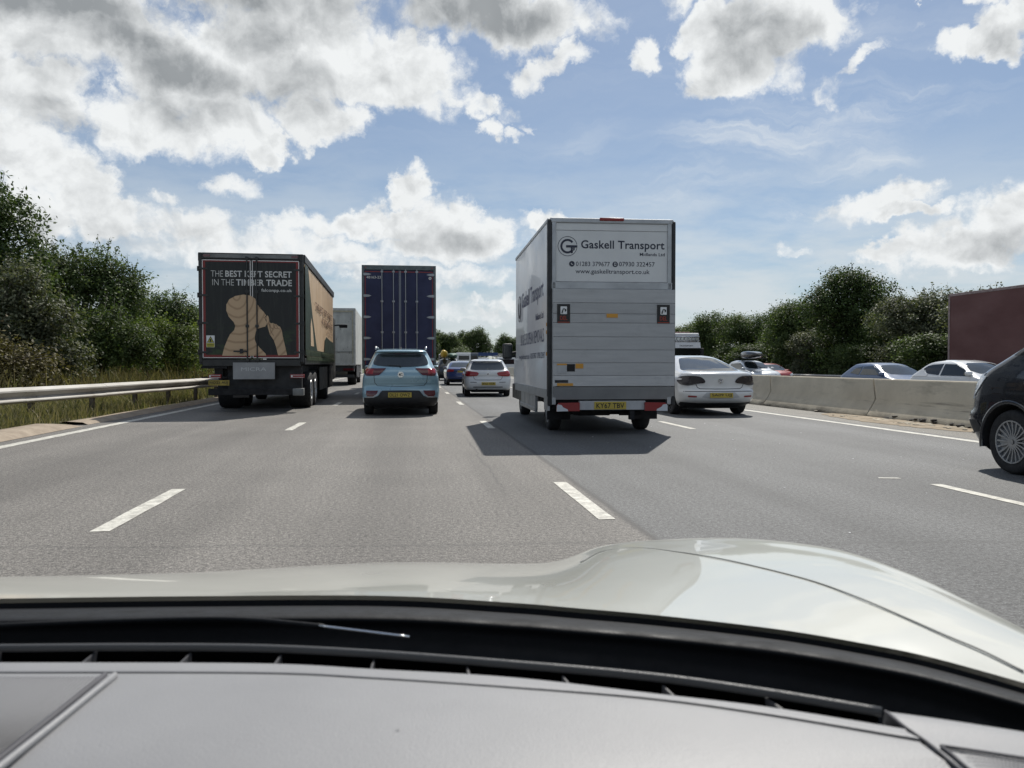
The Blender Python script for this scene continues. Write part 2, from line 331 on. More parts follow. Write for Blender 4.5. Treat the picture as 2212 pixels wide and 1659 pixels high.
# ---- lofted car bodies -------------------------------------------------
def sm(tbl, it=1): return chaikin(tbl, it, closed=False)
def car_mesh(rear, front, width, bow_r=.10, bow_f=.22, rad=.22, taper=None, zs_extra=()):
    """stack of rounded-rectangle slices. rear/front/width: tables (z, value) with z rising"""
    rear, front, width = sm(rear, 2), sm(front, 2), sm(width, 2)
    f = lambda t, z: float(np.interp(z, [a[0] for a in t], [a[1] for a in t]))
    zz = sorted(set([round(a[0], 4) for t in (rear, front, width) for a in t])); z2 = [zz[0]]
    for a, b in zip(zz, zz[1:]):
        d = max(abs(f(rear, b) - f(rear, a)), abs(f(front, b) - f(front, a)), abs(f(width, b) - f(width, a)) * 2)
        k = max(1, int(math.ceil(d / .12)), int(math.ceil((b - a) / .05)))
        z2 += [a + (b - a) * i / k for i in range(1, k + 1)]
    rows = []
    for z in z2:
        yr, yf, w = f(rear, z), f(front, z), f(width, z); ln = yf - yr
        r = min(rad, ln * .35, w * .5); br = min(bow_r, ln * .15); bf = min(bow_f, ln * .2); P = []
        tp = taper(z) if taper else (0.0, 0.0)
        def wy(y):           # narrower towards each end
            t = (y - yr) / ln; return w * (1 - tp[0] * max(0, 1 - t / .45) ** 2 - tp[1] * max(0, (t - .55) / .45) ** 2)
        def ends(x): return yr + br * min(1, abs(x) / w) ** 2.2, yf - bf * min(1, abs(x) / w) ** 2.2
        wr, wf = wy(yr + r + br), wy(yf - r - bf)
        for i in range(13): x = -(wr - r) + 2 * (wr - r) * i / 12; P.append((x, ends(x)[0]))
        y0 = ends(wr - r)[0] + 0.0
        for i in range(1, 6): a = R(-90 + 90 * i / 6); P.append((wr - r + r * math.cos(a), y0 + r + r * math.sin(a)))
        y1 = y0 + r; y2 = ends(wf - r)[1] - r
        for i in range(25): y = y1 + (y2 - y1) * i / 24; P.append((wy(y) if 0 < i < 24 else (wr if i == 0 else wf), y))
        for i in range(1, 6): a = R(90 * i / 6); P.append((wf - r + r * math.cos(a), y2 + r * math.sin(a)))
        for i in range(13): x = (wf - r) - 2 * (wf - r) * i / 12; P.append((x, ends(x)[1]))
        for i in range(1, 6): a = R(90 + 90 * i / 6); P.append((-(wf - r) + r * math.cos(a), y2 + r * math.sin(a)))
        for i in range(25): y = y2 + (y1 - y2) * i / 24; P.append((-(wy(y) if 0 < i < 24 else (wf if i == 0 else wr)), y))
        for i in range(1, 6): a = R(180 + 90 * i / 6); P.append((-(wr - r) + r * math.cos(a), y0 + r + r * math.sin(a)))
        rows.append([(x, y, z) for x, y in P])
    n = len(rows[0]); vs = [p for row in rows for p in row]
    fs = [(i * n + j, i * n + (j + 1) % n, (i + 1) * n + (j + 1) % n, (i + 1) * n + j) for i in range(len(rows) - 1) for j in range(n)]
    for base, top in ((0, False), ((len(rows) - 1) * n, True)):
        row = rows[0] if not top else rows[-1]; c = len(vs); vs.append((sum(p[0] for p in row) / n, sum(p[1] for p in row) / n, row[0][2] + (.004 if top else 0)))
        fs += [((base + j, base + (j + 1) % n, c) if top else (base + (j + 1) % n, base + j, c)) for j in range(n)]
    return vs, fs
class Body:
    """a car's painted shell: arches cut out, and flush pieces projected onto it"""
    def __init__(s, root, verts, faces, paint, arches, name='body', m_arch=None):
        s.root = root; s.bvh = BVHTree.FromPolygons([Vector(v) for v in verts], [tuple(f) for f in faces])
        o = obj(name, verts, faces, [paint, m_under], root); s.o = o
        cut = MB()
        for (y, z, r, x0) in arches:
            for sg in (-1, 1):
                a, b = (x0, 1.6) if sg > 0 else (-1.6, -x0)
                k = 40; vs = []
                for x in (a, b): vs += [(x, y + r * math.cos(2 * math.pi * i / k), z + r * math.sin(2 * math.pi * i / k)) for i in range(k)]
                cut.add(vs, [tuple(range(k))[::-1], tuple(range(k, 2 * k))] + [(i, (i + 1) % k, (i + 1) % k + k, i + k) for i in range(k)])
        if arches:
            co = cut.build('cutter', m_under, root); md = o.modifiers.new('b', 'BOOLEAN'); md.operation = 'DIFFERENCE'; md.solver = 'EXACT'; md.object = co
            dg = bpy.context.evaluated_depsgraph_get(); dg.update()
            me = bpy.data.meshes.new_from_object(o.evaluated_get(dg)); o.modifiers.clear(); o.data = me
            bpy.data.objects.remove(co)
            if len(me.materials) < 2: me.materials.append(m_under)
            for p in me.polygons:
                c = p.center; p.material_index = 0
                for (y, z, r, x0) in arches:
                    if abs(c.x) >= x0 - .01 and math.hypot(c.y - y, c.z - z) < r * 1.004 and (abs(p.normal.x) > .9 and abs(abs(c.x) - x0) < .01 or abs(math.hypot(c.y - y, c.z - z) - r) < .01 and abs(p.normal.x) < .3): p.material_index = 1
        o.data.shade_smooth(); o.data.set_sharp_from_angle(angle=R(38))
    def hit(s, d, u, w):
        if d == 'rear': r = s.bvh.ray_cast(Vector((u, -6, w)), Vector((0, 1, 0)))
        elif d == 'front': r = s.bvh.ray_cast(Vector((u, 12, w)), Vector((0, -1, 0)))
        elif d == 'left': r = s.bvh.ray_cast(Vector((-6, u, w)), Vector((1, 0, 0)))
        elif d == 'right': r = s.bvh.ray_cast(Vector((6, u, w)), Vector((-1, 0, 0)))
        elif d == 'top': r = s.bvh.ray_cast(Vector((u, w, 6)), Vector((0, 0, -1)))
        return (r[0], r[1]) if r[0] is not None else (None, None)
    def patch(s, name, d, poly, m, off=.006, parent=None, res=.07, both=False, skirt=.012):
        if both: s.patch(name, d, [(-x, z) for x, z in poly], m, off, parent, res)
        bm = bmesh.new(); vs = [bm.verts.new((p[0], p[1], 0)) for p in poly]
        tri = tessellate_polygon([[Vector((p[0], p[1], 0)) for p in poly]])
        for t in tri:
            try: bm.faces.new([vs[i] for i in t])
            except ValueError: pass
        for _ in range(5):
            es = [e for e in bm.edges if e.calc_length() > res]
            if not es: break
            bmesh.ops.subdivide_edges(bm, edges=es, cuts=1, use_grid_fill=False); bmesh.ops.triangulate(bm, faces=bm.faces[:])
        nrm = {}; bad = []
        for v in bm.verts:
            h, n = s.hit(d, v.co.x, v.co.y)
            if h is None: bad.append(v); continue
            if {'rear': n.y > 0, 'front': n.y < 0, 'left': n.x > 0, 'right': n.x < 0, 'top': n.z < 0}[d]: n = -n
            nrm[v] = n.copy(); v.co = h + n * off
        for v in bad: bm.verts.remove(v)
        if skirt:
            be = [e for e in bm.edges if e.is_boundary]
            if be:
                r = bmesh.ops.extrude_edge_only(bm, edges=be); nv = [g for g in r['geom'] if isinstance(g, bmesh.types.BMVert)]
                ax = {'rear': Vector((0, 1, 0)), 'front': Vector((0, -1, 0)), 'left': Vector((1, 0, 0)), 'right': Vector((-1, 0, 0)), 'top': Vector((0, 0, -1))}[d]
                for v in nv: v.co = v.co + ax * (skirt + off)
        bmesh.ops.recalc_face_normals(bm, faces=bm.faces)
        me = bpy.data.meshes.new(name); bm.to_mesh(me); bm.free(); me.materials.append(m)
        axv = {'rear': (1, -1), 'front': (1, 1), 'left': (0, -1), 'right': (0, 1), 'top': (2, 1)}[d]
        if sum(p.normal[axv[0]] * p.area for p in me.polygons) * axv[1] < 0: me.flip_normals()
        me.shade_smooth(); me.set_sharp_from_angle(angle=R(40))
        return link(bpy.data.objects.new(name, me), parent or s.root)
    def line(s, name, d, pts, w, m, off=.004, parent=None, closed=False):
        pts = [Vector((p[0], p[1])) for p in pts]; P = []
        for a, b in zip(pts, pts[1:] + ([pts[0]] if closed else [])):
            k = max(1, int((b - a).length / .05)); P += [a + (b - a) * i / k for i in range(k)]
        P.append(pts[0] if closed else pts[-1]); vs = []; ok = []
        for i, p in enumerate(P):
            t = (P[min(i + 1, len(P) - 1)] - P[max(i - 1, 0)]).normalized(); q = Vector((-t.y, t.x)) * w / 2; row = []
            for e in (p + q, p - q):
                h, n = s.hit(d, e.x, e.y)
                if h is None: row = None; break
                if {'rear': n.y > 0, 'front': n.y < 0, 'left': n.x > 0, 'right': n.x < 0, 'top': n.z < 0}[d]: n = -n
                row.append(h + n * off)
            ok.append(row)
        b = MB()
        for r0, r1 in zip(ok, ok[1:]):
            if r0 and r1: b.add([r0[0], r0[1], r1[1], r1[0]], [(0, 1, 2, 3)])
        return b.build(name, m, parent or s.root) if b.v else None
    def num(s, txt, cx, z, w=.52, h=.111, d='rear', m=m_plate):
        hh, _ = s.hit(d, cx, z); y = hh.y - .02
        b = MB(); b.box(cx - w / 2, cx + w / 2, y - .006, y + .03, z - h / 2, z + h / 2); p = b.build('number_plate', m, s.root)
        if txt:
            k = min(1, len(txt) / 8 + .02); text(txt, p, m_ink, (cx - w * .44, cx - w * .44 + w * .88 * k, z - h * .34, z + h * .34), y - .008, 'rear', bold=.012)
        return p
def mirror_pair(root, x, y, z, paint, w=.23, h=.14, glass=True):
    for sg in (-1, 1):
        b = MB(); b.box(sg * x - .02 if sg > 0 else -x - w + .02, sg * x + w - .02 if sg > 0 else -x + .02, y, y + .13, z - h / 2, z + h / 2, .055)
        o = b.build('door_mirror', paint, root, smooth=True)
        g = MB(); a0 = sg * (x + w / 2) ; g.box(a0 - w * .40, a0 + w * .40, y - .006, y + .02, z - h * .38, z + h * .38, .01); g.build('mirror_glass', m_glass, o)
        k = MB(); k.box(min(sg * (x - .12), sg * (x + .04)), max(sg * (x - .12), sg * (x + .04)), y + .04, y + .10, z - h * .5 - .01, z - h * .2); k.build('mirror_arm', m_black, o)

# ================================================================== ground, road, barriers
def nmat(name):
    m = bpy.data.materials.new(name); m.use_nodes = True; t = m.node_tree; b = t.nodes['Principled BSDF']
    class K: pass
    k = K(); k.m = m; k.t = t; k.b = b
    def node(ty, **kw):
        n = t.nodes.new(ty)
        for a, v in kw.items(): setattr(n, a, v)
        return n
    def si(n, i, v):
        if isinstance(v, bpy.types.NodeSocket): t.links.new(v, n.inputs[i])
        else: n.inputs[i].default_value = v
    def math_(op, a, c=0.0, clamp=False):
        n = node('ShaderNodeMath', operation=op, use_clamp=clamp); si(n, 0, a); si(n, 1, c); return n.outputs[0]
    def mapr(v, a, c, d=0.0, e=1.0):
        n = node('ShaderNodeMapRange'); si(n, 0, v); si(n, 1, a); si(n, 2, c); si(n, 3, d); si(n, 4, e); return n.outputs[0]
    pos = node('ShaderNodeNewGeometry').outputs['Position']
    tob = node('ShaderNodeTexCoord').outputs['Object']
    def noise(scale, det=5, rough=.6, st=(1, 1, 1), src=None, rot=0):
        mp = node('ShaderNodeMapping'); si(mp, 0, src or pos); mp.inputs['Scale'].default_value = st; mp.inputs['Rotation'].default_value = (0, 0, R(rot))
        n = node('ShaderNodeTexNoise'); t.links.new(mp.outputs[0], n.inputs['Vector']); n.inputs['Scale'].default_value = scale; n.inputs['Detail'].default_value = det; n.inputs['Roughness'].default_value = rough; return n.outputs[0]
    def mix(f, a, c, bt='MIX'):
        n = node('ShaderNodeMix', data_type='RGBA', blend_type=bt); si(n, 0, f)
        si(n, 6, (*a, 1) if isinstance(a, tuple) else a); si(n, 7, (*c, 1) if isinstance(c, tuple) else c); return n.outputs[2]
    def bumpn(h, s=.5, dist=.01):
        n = node('ShaderNodeBump'); n.inputs['Strength'].default_value = s; n.inputs['Distance'].default_value = dist; si(n, 'Height', h); t.links.new(n.outputs[0], b.inputs['Normal'])
    def base(c, rough=.8): si(b, 'Base Color', c); si(b, 'Roughness', rough)
    sep = node('ShaderNodeSeparateXYZ'); t.links.new(pos, sep.inputs[0])
    k.node, k.si, k.math, k.mapr, k.noise, k.mix, k.bump, k.base, k.pos, k.obj, k.xyz = node, si, math_, mapr, noise, mix, bumpn, base, pos, tob, sep.outputs
    return k
# asphalt: warm worn lanes 1-2, cooler greyer lanes 3-4, joint between them, tyre tracks, aggregate
k = nmat('asphalt')
wob = k.math('ADD', k.xyz[0], k.math('MULTIPLY', k.noise(.35, 3), .12))
side_ = k.mapr(wob, 1.70, 1.74)
c = k.mix(side_, (.152, .142, .128), (.106, .108, .107))
c = k.mix(k.mapr(wob, 8.95, 9.1), c, (.155, .145, .125))
c = k.mix(k.math('MULTIPLY', k.mapr(wob, 10.9, 11.1), 1.0), c, (.115, .110, .102))
lane = k.math('PINGPONG', k.math('ADD', k.xyz[0], 5.95), 1.85); lane_n = k.math('ADD', lane, k.math('MULTIPLY', k.math('SUBTRACT', k.noise(.6, 4, .6, (1, .1, 1)), .5), .5))
c = k.mix(1.0, c, k.mapr(lane_n, 1.5, 1.85, 1.0, .86), 'MULTIPLY'); bandt = k.math('ABSOLUTE', k.math('SUBTRACT', lane_n, .98)); c = k.mix(1.0, c, k.mapr(bandt, .35, .05, 1.0, 1.09), 'MULTIPLY')
trk = k.noise(1.0, 5, .6, (.9, .045, 1)); c = k.mix(1.0, c, k.mapr(trk, .3, .7, .74, 1.20), 'MULTIPLY')
blot = k.noise(.5, 6, .65); c = k.mix(1.0, c, k.mapr(blot, .3, .7, .86, 1.12), 'MULTIPLY')
g2 = k.noise(30, 3, .8); c = k.mix(1.0, c, k.mapr(g2, .35, .65, .46, 1.52), 'MULTIPLY'); grain = k.noise(85, 2, .75); c = k.mix(1.0, c, k.mapr(grain, .33, .67, .22, 1.78), 'MULTIPLY')
vor = k.node('ShaderNodeTexVoronoi'); k.si(vor, 'Vector', k.pos); vor.inputs['Scale'].default_value = 75
c = k.mix(k.mapr(vor.outputs[0], .20, .12, 0.0, .55), c, (.40, .385, .36))
seam = k.math('MULTIPLY', k.mapr(wob, 1.66, 1.70), k.mapr(wob, 1.76, 1.72)); c = k.mix(k.math('MULTIPLY', seam, .75), c, (.045, .044, .043))
# a cross joint in front of the bonnet and long hairline cracks
crk = k.math('ABSOLUTE', k.math('SUBTRACT', k.math('ADD', k.xyz[1], k.math('ADD', k.math('MULTIPLY', k.noise(1.2, 4), .30), k.math('MULTIPLY', k.xyz[0], .10))), 5.55))
c = k.mix(k.mapr(crk, .05, .01, 0, .28), c, (.05, .049, .047))
lc = k.math('ABSOLUTE', k.math('SUBTRACT', k.math('ADD', k.xyz[0], k.math('MULTIPLY', k.noise(.8, 5, .7), .35)), 1.05))
c = k.mix(k.math('MULTIPLY', k.mapr(lc, .022, .006, 0, .5), k.math('MULTIPLY', k.mapr(k.xyz[1], 7, 8), k.mapr(k.xyz[1], 14, 12))), c, (.05, .049, .047))
k.base(c, k.mapr(grain, .3, .7, .62, .86)); k.bump(grain, .8, .008); m_road = k.m
m_paint_k = nmat('road_paint'); kk = m_paint_k
c = kk.mix(kk.mapr(kk.noise(9, 6, .7), .38, .62, .0, 1.0), (.40, .385, .34), (.72, .70, .62)); c = kk.mix(1.0, c, kk.mapr(kk.noise(70, 3, .7), .3, .7, .75, 1.15), 'MULTIPLY')
kk.base(c, .7); m_paint = kk.m
k = nmat('verge_soil_grass'); n1 = k.noise(.8, 6, .65); c = k.mix(k.mapr(n1, .35, .65), (.060, .075, .022), (.115, .110, .045)); c = k.mix(k.mapr(k.noise(5, 6, .7), .5, .7), c, (.13, .105, .06))
k.base(c, .95); k.bump(k.noise(20, 4), .8, .05); m_soil = k.m
k = nmat('far_field'); c = k.mix(k.mapr(k.noise(.05, 5, .6), .35, .65), (.055, .075, .025), (.10, .105, .045)); k.base(c, .95); m_field = k.m
k = nmat('barrier_concrete'); n1 = k.noise(1.4, 7, .65); c = k.mix(k.mapr(n1, .3, .7), (.46, .41, .315), (.60, .54, .42))
n2 = k.noise(2.5, 6, .7, (1, .35, 2.0)); c = k.mix(k.mapr(n2, .56, .75, 0, .6), c, (.24, .21, .165))
sc_ = k.noise(1.1, 5, .7, (1, .25, 5)); c = k.mix(k.math('MULTIPLY', k.mapr(sc_, .58, .66, 0, .55), k.mapr(k.xyz[2], .75, .5)), c, (.14, .125, .105))
c = k.mix(k.math('MULTIPLY', k.mapr(k.xyz[2], .22, .02), k.mapr(k.noise(1.8, 6, .7, (1, .5, 1)), .40, .62)), c, (.10, .085, .065))
c = k.mix(k.mapr(k.noise(24, 5, .7), .60, .72, 0, .35), c, (.20, .18, .15)); k.base(c, .85); k.bump(k.noise(30, 5), .35, .01); m_conc = k.m
k = nmat('kerb_concrete'); c = k.mix(k.mapr(k.noise(3, 6, .7), .3, .7), (.24, .19, .14), (.40, .33, .25)); k.base(c, .9); k.bump(k.noise(25, 5), .5, .02); m_kerb = k.m
k = nmat('galvanised_steel'); n1 = k.noise(2.2, 6, .65, (1, .3, 1)); c = k.mix(k.mapr(n1, .35, .65), (.36, .34, .30), (.52, .50, .46)); c = k.mix(k.mapr(k.noise(1.2, 7, .75), .58, .72, 0, .6), c, (.20, .15, .10))
k.base(c, .6); m_post = mat('rusty_post', (.12, .10, .08), .8, var=.4); m_galv = k.m

def structure(o, kind='structure'): o['kind'] = kind; return o
# ground: one sheet to the horizon, a little below the carriageways
structure(obj('ground', [(-900, -60, -.45), (900, -60, -.45), (900, 4500, -.45), (-900, 4500, -.45)], [(0, 1, 2, 3)], m_field))
def strip(name, x0, x1, y0, y1, z, m, nx=1, ny=1):
    b = MB(); b.grid([[(x0 + (x1 - x0) * j / nx, y0 + (y1 - y0) * i / ny, z) for j in range(nx + 1)] for i in range(ny + 1)])
    return structure(b.build(name, m, fix=False))
b = MB(); b.grid([[(x + (max(0, y - 90) ** 2) * .0008, y, 0.0) for x in (-6.75, -1, 5, 11.6)] for y in [-12 + 12 * i for i in range(60)]]); structure(b.build('road', m_road, fix=False))
b = MB(); b.grid([[(x + (max(0, y - 90) ** 2) * .0008, y, z) for x, z in ((12.0, -.14), (26.5, -.20))] for y in [-12 + 12 * i for i in range(60)]]); structure(b.build('opposite_carriageway', m_road, fix=False))
# painted markings (raised 4 mm)
b = MB()
def mark(x0, x1, y0, y1, z=.004, wob=.012, n=None):
    n = n or max(2, int((y1 - y0) / .35)); row = []
    for i in range(n + 1):
        y = y0 + (y1 - y0) * i / n; row.append([(x0 + random.uniform(-wob, wob), y, z), (x1 + random.uniform(-wob, wob), y, z)])
    b.grid(row)
random.seed(5)
for X, w in ((-2.22, .12), (1.50, .115), (5.20, .10)):
    for i in range(-1, 22):
        y = 6.1 + 9 * i
        if X > 5: y -= .6
        mark(X - w / 2 - .01, X + w / 2 + .01, y, y + 2.0, wob=.006)
mark(-6.0, -5.80, -10, 9.0, n=80); mark(-6.0, -5.80, 9.0, 60, n=200); mark(-6.0, -5.8, 60, 300, n=120)
mark(8.62, 8.80, -10, 60, n=200); mark(8.62, 8.80, 60, 300, n=100)
for (x, y, w, l) in ((4.88, 7.95, .22, .07),):
    b.add([(x, y, .004), (x + w, y - .05, .004), (x + w, y + l - .05, .004), (x + .03, y + l, .004)], [(0, 1, 2, 3)])
structure(b.build('road_markings', m_paint, fix=False))
b = MB()
for X in (15.7, 19.4): 
    for i in range(0, 18): y = 4 + 9 * i; b.add([(X - .07, y, -.152), (X + .07, y, -.152), (X + .07, y + 2, -.152), (X - .07, y + 2, -.152)], [(0, 1, 2, 3)])
structure(b.build('opposite_road_markings', m_paint, fix=False))
# left verge: a gently uneven bank rising to the trees
rng = np.random.default_rng(3)
def vz(x, y):
    d = max(0, -6.75 - x); h = .02 + .06 * min(1, d / .6) + .05 * math.sin(y * .31 + x) + .04 * math.sin(y * .9 + 2 * x)
    return h * min(1, d / .5) + .02 + max(0, d - 3) * .10 + (.9 if d > 60 else 0) * 0
b = MB(); xs = [-6.75, -6.95, -7.2, -7.6, -8.2, -9, -10, -11.5, -13, -16, -20, -30, -60, -140]
b.grid([[(x, y, vz(x, y) if x > -30 else vz(-30, y)) for x in xs] for y in [-12 + 1.0 * i for i in range(122)]])
structure(b.build('verge', m_soil, smooth=True))
b = MB(); b.grid([[(x, y, -.19 + max(0, x - 28) * .09 + .05 * math.sin(y + x)) for x in (26.4, 27, 28, 30, 34, 44, 80)] for y in [-12 + 4.0 * i for i in range(60)]])
structure(b.build('far_verge', m_soil, smooth=True))
b = MB(); b.grid([[(11.55, y, -.002), (12.05, y, -.135)] for y in (-12, 900)]); structure(b.build('central_reserve', m_kerb, fix=False))
# kerb: low tan drainage kerb that dips away at Y = 17
for i, (y0, y1) in enumerate([(y, y + .91) for y in np.arange(4.2, 17.0, .93)]):
    pass
b = MB(); prof = [(-6.28, .006), (-6.36, .055), (-6.52, .11), (-6.80, .115), (-6.92, .03)]
rows = []
for y in list(np.arange(3, 16.6, .915)):
    for yy in (y, y + .895):
        sink = 0 if yy < 16 else min(.1, (yy - 16) * .12)
        rows.append([(x + random.uniform(-.004, .004) - (.02 * max(0, yy - 14)), yy, max(.0, z - sink)) for x, z in prof])
b.grid(rows); kb = b.build('kerb', m_kerb, smooth=True, fix=False); tag(kb, kind='structure')
b = MB(); rows = []
for i in range(60):
    y = 17 + i * .5; rows.append([(x + .03 * math.sin(y * 2.1), y, z) for x, z in ((-6.35, .004), (-6.45, .05), (-6.75, .07), (-7.0, .03))])
b.grid(rows); structure(b.build('broken_kerb', m_kerb, smooth=True, fix=False))
# central concrete barrier: separate cast units with leaning joints
def barrier_unit(y0, y1, first=False):
    root = tag(empty('concrete_barrier', (10.35, y0, 0)), 'x', 'barrier', 'precast concrete barrier units along the central reserve')
    L_ = y1 - y0 - .055; prof = [(-.15, 0), (-.15, .06), (.02, .22), (.13, .42), (.20, .84), (.22, .87), (.42, .87), (.44, .84), (.50, .42), (.62, .22), (.80, .06), (.80, 0)]
    b = MB(); rows = []; ny = 14
    for i in range(ny + 1):
        t = i / ny
        rows.append([(x, L_ * t + (.34 * (z / .87) - .17 + .06 * math.sin(z * 8)) * (1 if True else 0), z) for x, z in prof])
    b.grid(rows); k = len(prof)
    b.add(rows[0], [tuple(range(k))]); b.add(rows[-1], [tuple(range(k))[::-1]])
    b.build('barrier_block', m_conc, root, angle=50); return root
bu = []
ys = [-4.5, 1.0, 6.4, 11.85, 17.3, 22.7, 28.2, 33.6, 39, 44.5, 50, 55.5, 61, 66.5, 72, 77.5, 83, 88.5]
for i, (a, c2) in enumerate(zip(ys, ys[1:])): bu.append(barrier_unit(a, c2))
for i, u in enumerate(bu):
    if i == 3: u['label'] = 'concrete barrier unit with its chipped foot in rubble beside the dark van'
    elif i == 4: u['label'] = 'concrete barrier unit in front of the oncoming blue hatchback, between two dark joints'
    elif i == 5: u['label'] = 'concrete barrier unit just right of the white saloon, below the roof box car'
    elif i < 3: u['label'] = 'concrete barrier unit hidden behind the dark van'; 
    else: u['label'] = 'far concrete barrier unit hidden behind the white saloon and box van'
# rubble and sand at the broken foot of the barrier
m_sand = mat('sand_dirt', (.30, .24, .165), .95, var=.35, vscale=4, bump=.5, bscale=30)
m_dk = mat('dark_debris', (.05, .045, .04), .95, var=.3)
b = MB(); random.seed(8); rows = []
for i in range(34):
    y = 13.0 + i * .17; w = .55 * math.sin(math.pi * (i + .5) / 34) ** .6
    rows.append([(10.22, y, .05 * w + .012), (10.1 - w * .35 + random.uniform(-.03, .03), y, .035 * w + .01), (10.02 - w * 1.1 + random.uniform(-.07, .07), y, .006)])
b.grid(rows); tag(b.build('sand_drift', m_sand, smooth=True, fix=False), 'thin drift of tan sand along the broken barrier foot', 'sand', kind='stuff')
def rock(b, x, y, z, s, flat=.5):
    bm = bmesh.new(); bmesh.ops.create_icosphere(bm, subdivisions=1, radius=s)
    for v in bm.verts: v.co = Vector((x + v.co.x * random.uniform(.7, 1.5), y + v.co.y * random.uniform(.8, 1.9), z + v.co.z * flat * random.uniform(.6, 1.2)))
    bm.verts.index_update(); b.add([v.co for v in bm.verts], [[v.index for v in f.verts] for f in bm.faces]); bm.free()
b = MB()
for i in range(70): y = random.gauss(15.4, 1.2); rock(b, random.uniform(9.7, 10.22), y, .02, random.uniform(.015, .06))
tag(b.build('rubble', m_conc), 'crumbled concrete and grit scattered on the sand by the barrier', 'rubble', kind='stuff')
b = MB()
for i in range(26): y = random.gauss(15.2, 1.1); rock(b, 10.21 + random.uniform(-.02, .05), y, random.uniform(.0, .10), random.uniform(.03, .075), .7)
tag(b.build('broken_concrete_edge', m_dk), 'dark crumbled lower edge where the barrier foot has broken away', 'debris', kind='stuff')
b = MB(); random.seed(2)
for i in range(40): rock(b, random.uniform(1.9, 9.8), random.uniform(5, 16), .005, random.uniform(.005, .012), .3)
tag(b.build('road_grit', m_white), 'small pale chips of grit lying on the asphalt', 'grit', kind='stuff')

# W-beam safety fence on the left verge, and its plain twin beyond the opposite carriageway
def wbeam(path, z0, face, root, n=4):
    prof = [(0, .315), (.085, .255), (.09, .225), (.0, .125), (.085, .065), (.09, .045), (.0, .0)]
    for seg in range(len(path) - 1):
        (xa, ya), (xb, yb) = path[seg], path[seg + 1]; b = MB(); rows = []
        for i in range(n + 1):
            t = i / n * 1.0; rows.append([(xa + (xb - xa) * t + face * x, ya + (yb - ya) * t + (.0 if seg == 0 else 0), z0 + z + (.004 if seg % 2 else 0)) for x, z in prof])
        b.grid(rows); b.build('rail_beam', m_galv, root, fix=False)
root = empty('crash_barrier', (0, 0, 0)); tag(root, 'galvanised double-ridged steel crash barrier along the left verge', 'crash barrier')
def bx(y): return float(np.interp(y, [4, 16, 20, 28, 40, 120], [-8.15, -7.6, -7.15, -6.65, -6.6, -6.6]))
yy = list(np.arange(4, 100, 3.2)); path = [(bx(y), y) for y in yy]
wbeam(path, .44, 1, root)
for y in np.arange(5.3, 100, 2.4 if True else 3.2):
    x = bx(y); b = MB(); b.box(x - .16, x - .06, y - .05, y - .045 + .0, 0.0, .66); b.box(x - .16, x - .155, y - .05, y + .05, 0, .66); b.box(x - .065, x - .06, y - .05, y + .05, 0, .66)
    b.box(x - .06, x + .005, y - .04, y + .04, .50, .70); b.build('post', m_post, root)
root = empty('crash_barrier', (0, 0, 0)); tag(root, 'long steel crash barrier beyond the opposite carriageway, under the trees', 'crash barrier')
wbeam([(26.9, y) for y in np.arange(18, 140, 12.0)], .22, -1, root, 2)
for y in np.arange(19, 130, 4.0): b = MB(); b.box(26.92, 27.02, y, y + .08, -.2, .48); b.build('post', m_galv, root)

# gantry sign far ahead
root = empty('gantry_sign', (24, 258, 0)); tag(root, 'small distant blue motorway sign on a gantry above the traffic', 'road sign')
b = MB(); b.box(-3.0, 3.6, 0, .2, 3.9, 5.0); b.build('sign_board', mat('sign_blue', (.02, .05, .16), .5), root)
b = MB(); b.box(-14, 6, .25, .6, 4.3, 4.7); b.box(-14, -13.6, .25, .6, 0, 4.7); b.box(5.6, 6, .25, .6, 0, 4.7); b.build('gantry_frame', m_galv, root)

# ---- grass: blades and seed stalks, nobody could count them
def blades(name, n, xr, yr_, hr, wr, m, label, seed, dens=None, zfun=vz, lean=.35):
    r = np.random.default_rng(seed); x = r.uniform(*xr, n); y = yr_[0] + (yr_[1] - yr_[0]) * r.random(n) ** 1.5
    if dens is not None: keep = r.random(n) < dens(x, y); x, y = x[keep], y[keep]; n = len(x)
    z = np.array([zfun(a, c_) for a, c_ in zip(x, y)]) - .02; h = r.uniform(*hr, n) * (.6 + .8 * r.random(n)); w = r.uniform(*wr, n) * (1 + y * .03)
    a = r.uniform(0, 2 * np.pi, n); lx, ly = r.normal(0, lean, n) * h, r.normal(0, lean, n) * h
    dx, dy = np.cos(a) * w, np.sin(a) * w; V = np.empty((n, 5, 3))
    V[:, 0] = np.stack([x - dx, y - dy, z], 1); V[:, 1] = np.stack([x + dx, y + dy, z], 1)
    V[:, 2] = np.stack([x + dx * .7 + lx * .35, y + dy * .7 + ly * .35, z + h * .6], 1); V[:, 3] = np.stack([x - dx * .7 + lx * .35, y - dy * .7 + ly * .35, z + h * .6], 1)
    V[:, 4] = np.stack([x + lx, y + ly, z + h], 1)
    me = bpy.data.meshes.new(name); me.vertices.add(n * 5); me.vertices.foreach_set('co', V.ravel())
    base = (np.arange(n) * 5)[:, None]; Q = (base + np.array([0, 1, 2, 3])).ravel(); T = (base + np.array([3, 2, 4])).ravel()
    me.loops.add(n * 7); me.loops.foreach_set('vertex_index', np.concatenate([Q, T]))
    me.polygons.add(n * 2); me.polygons.foreach_set('loop_start', np.concatenate([np.arange(n) * 4, n * 4 + np.arange(n) * 3]))
    me.update(calc_edges=True); me.materials.append(m); me.validate()
    return tag(link(bpy.data.objects.new(name, me)), label, 'grass', kind='stuff')
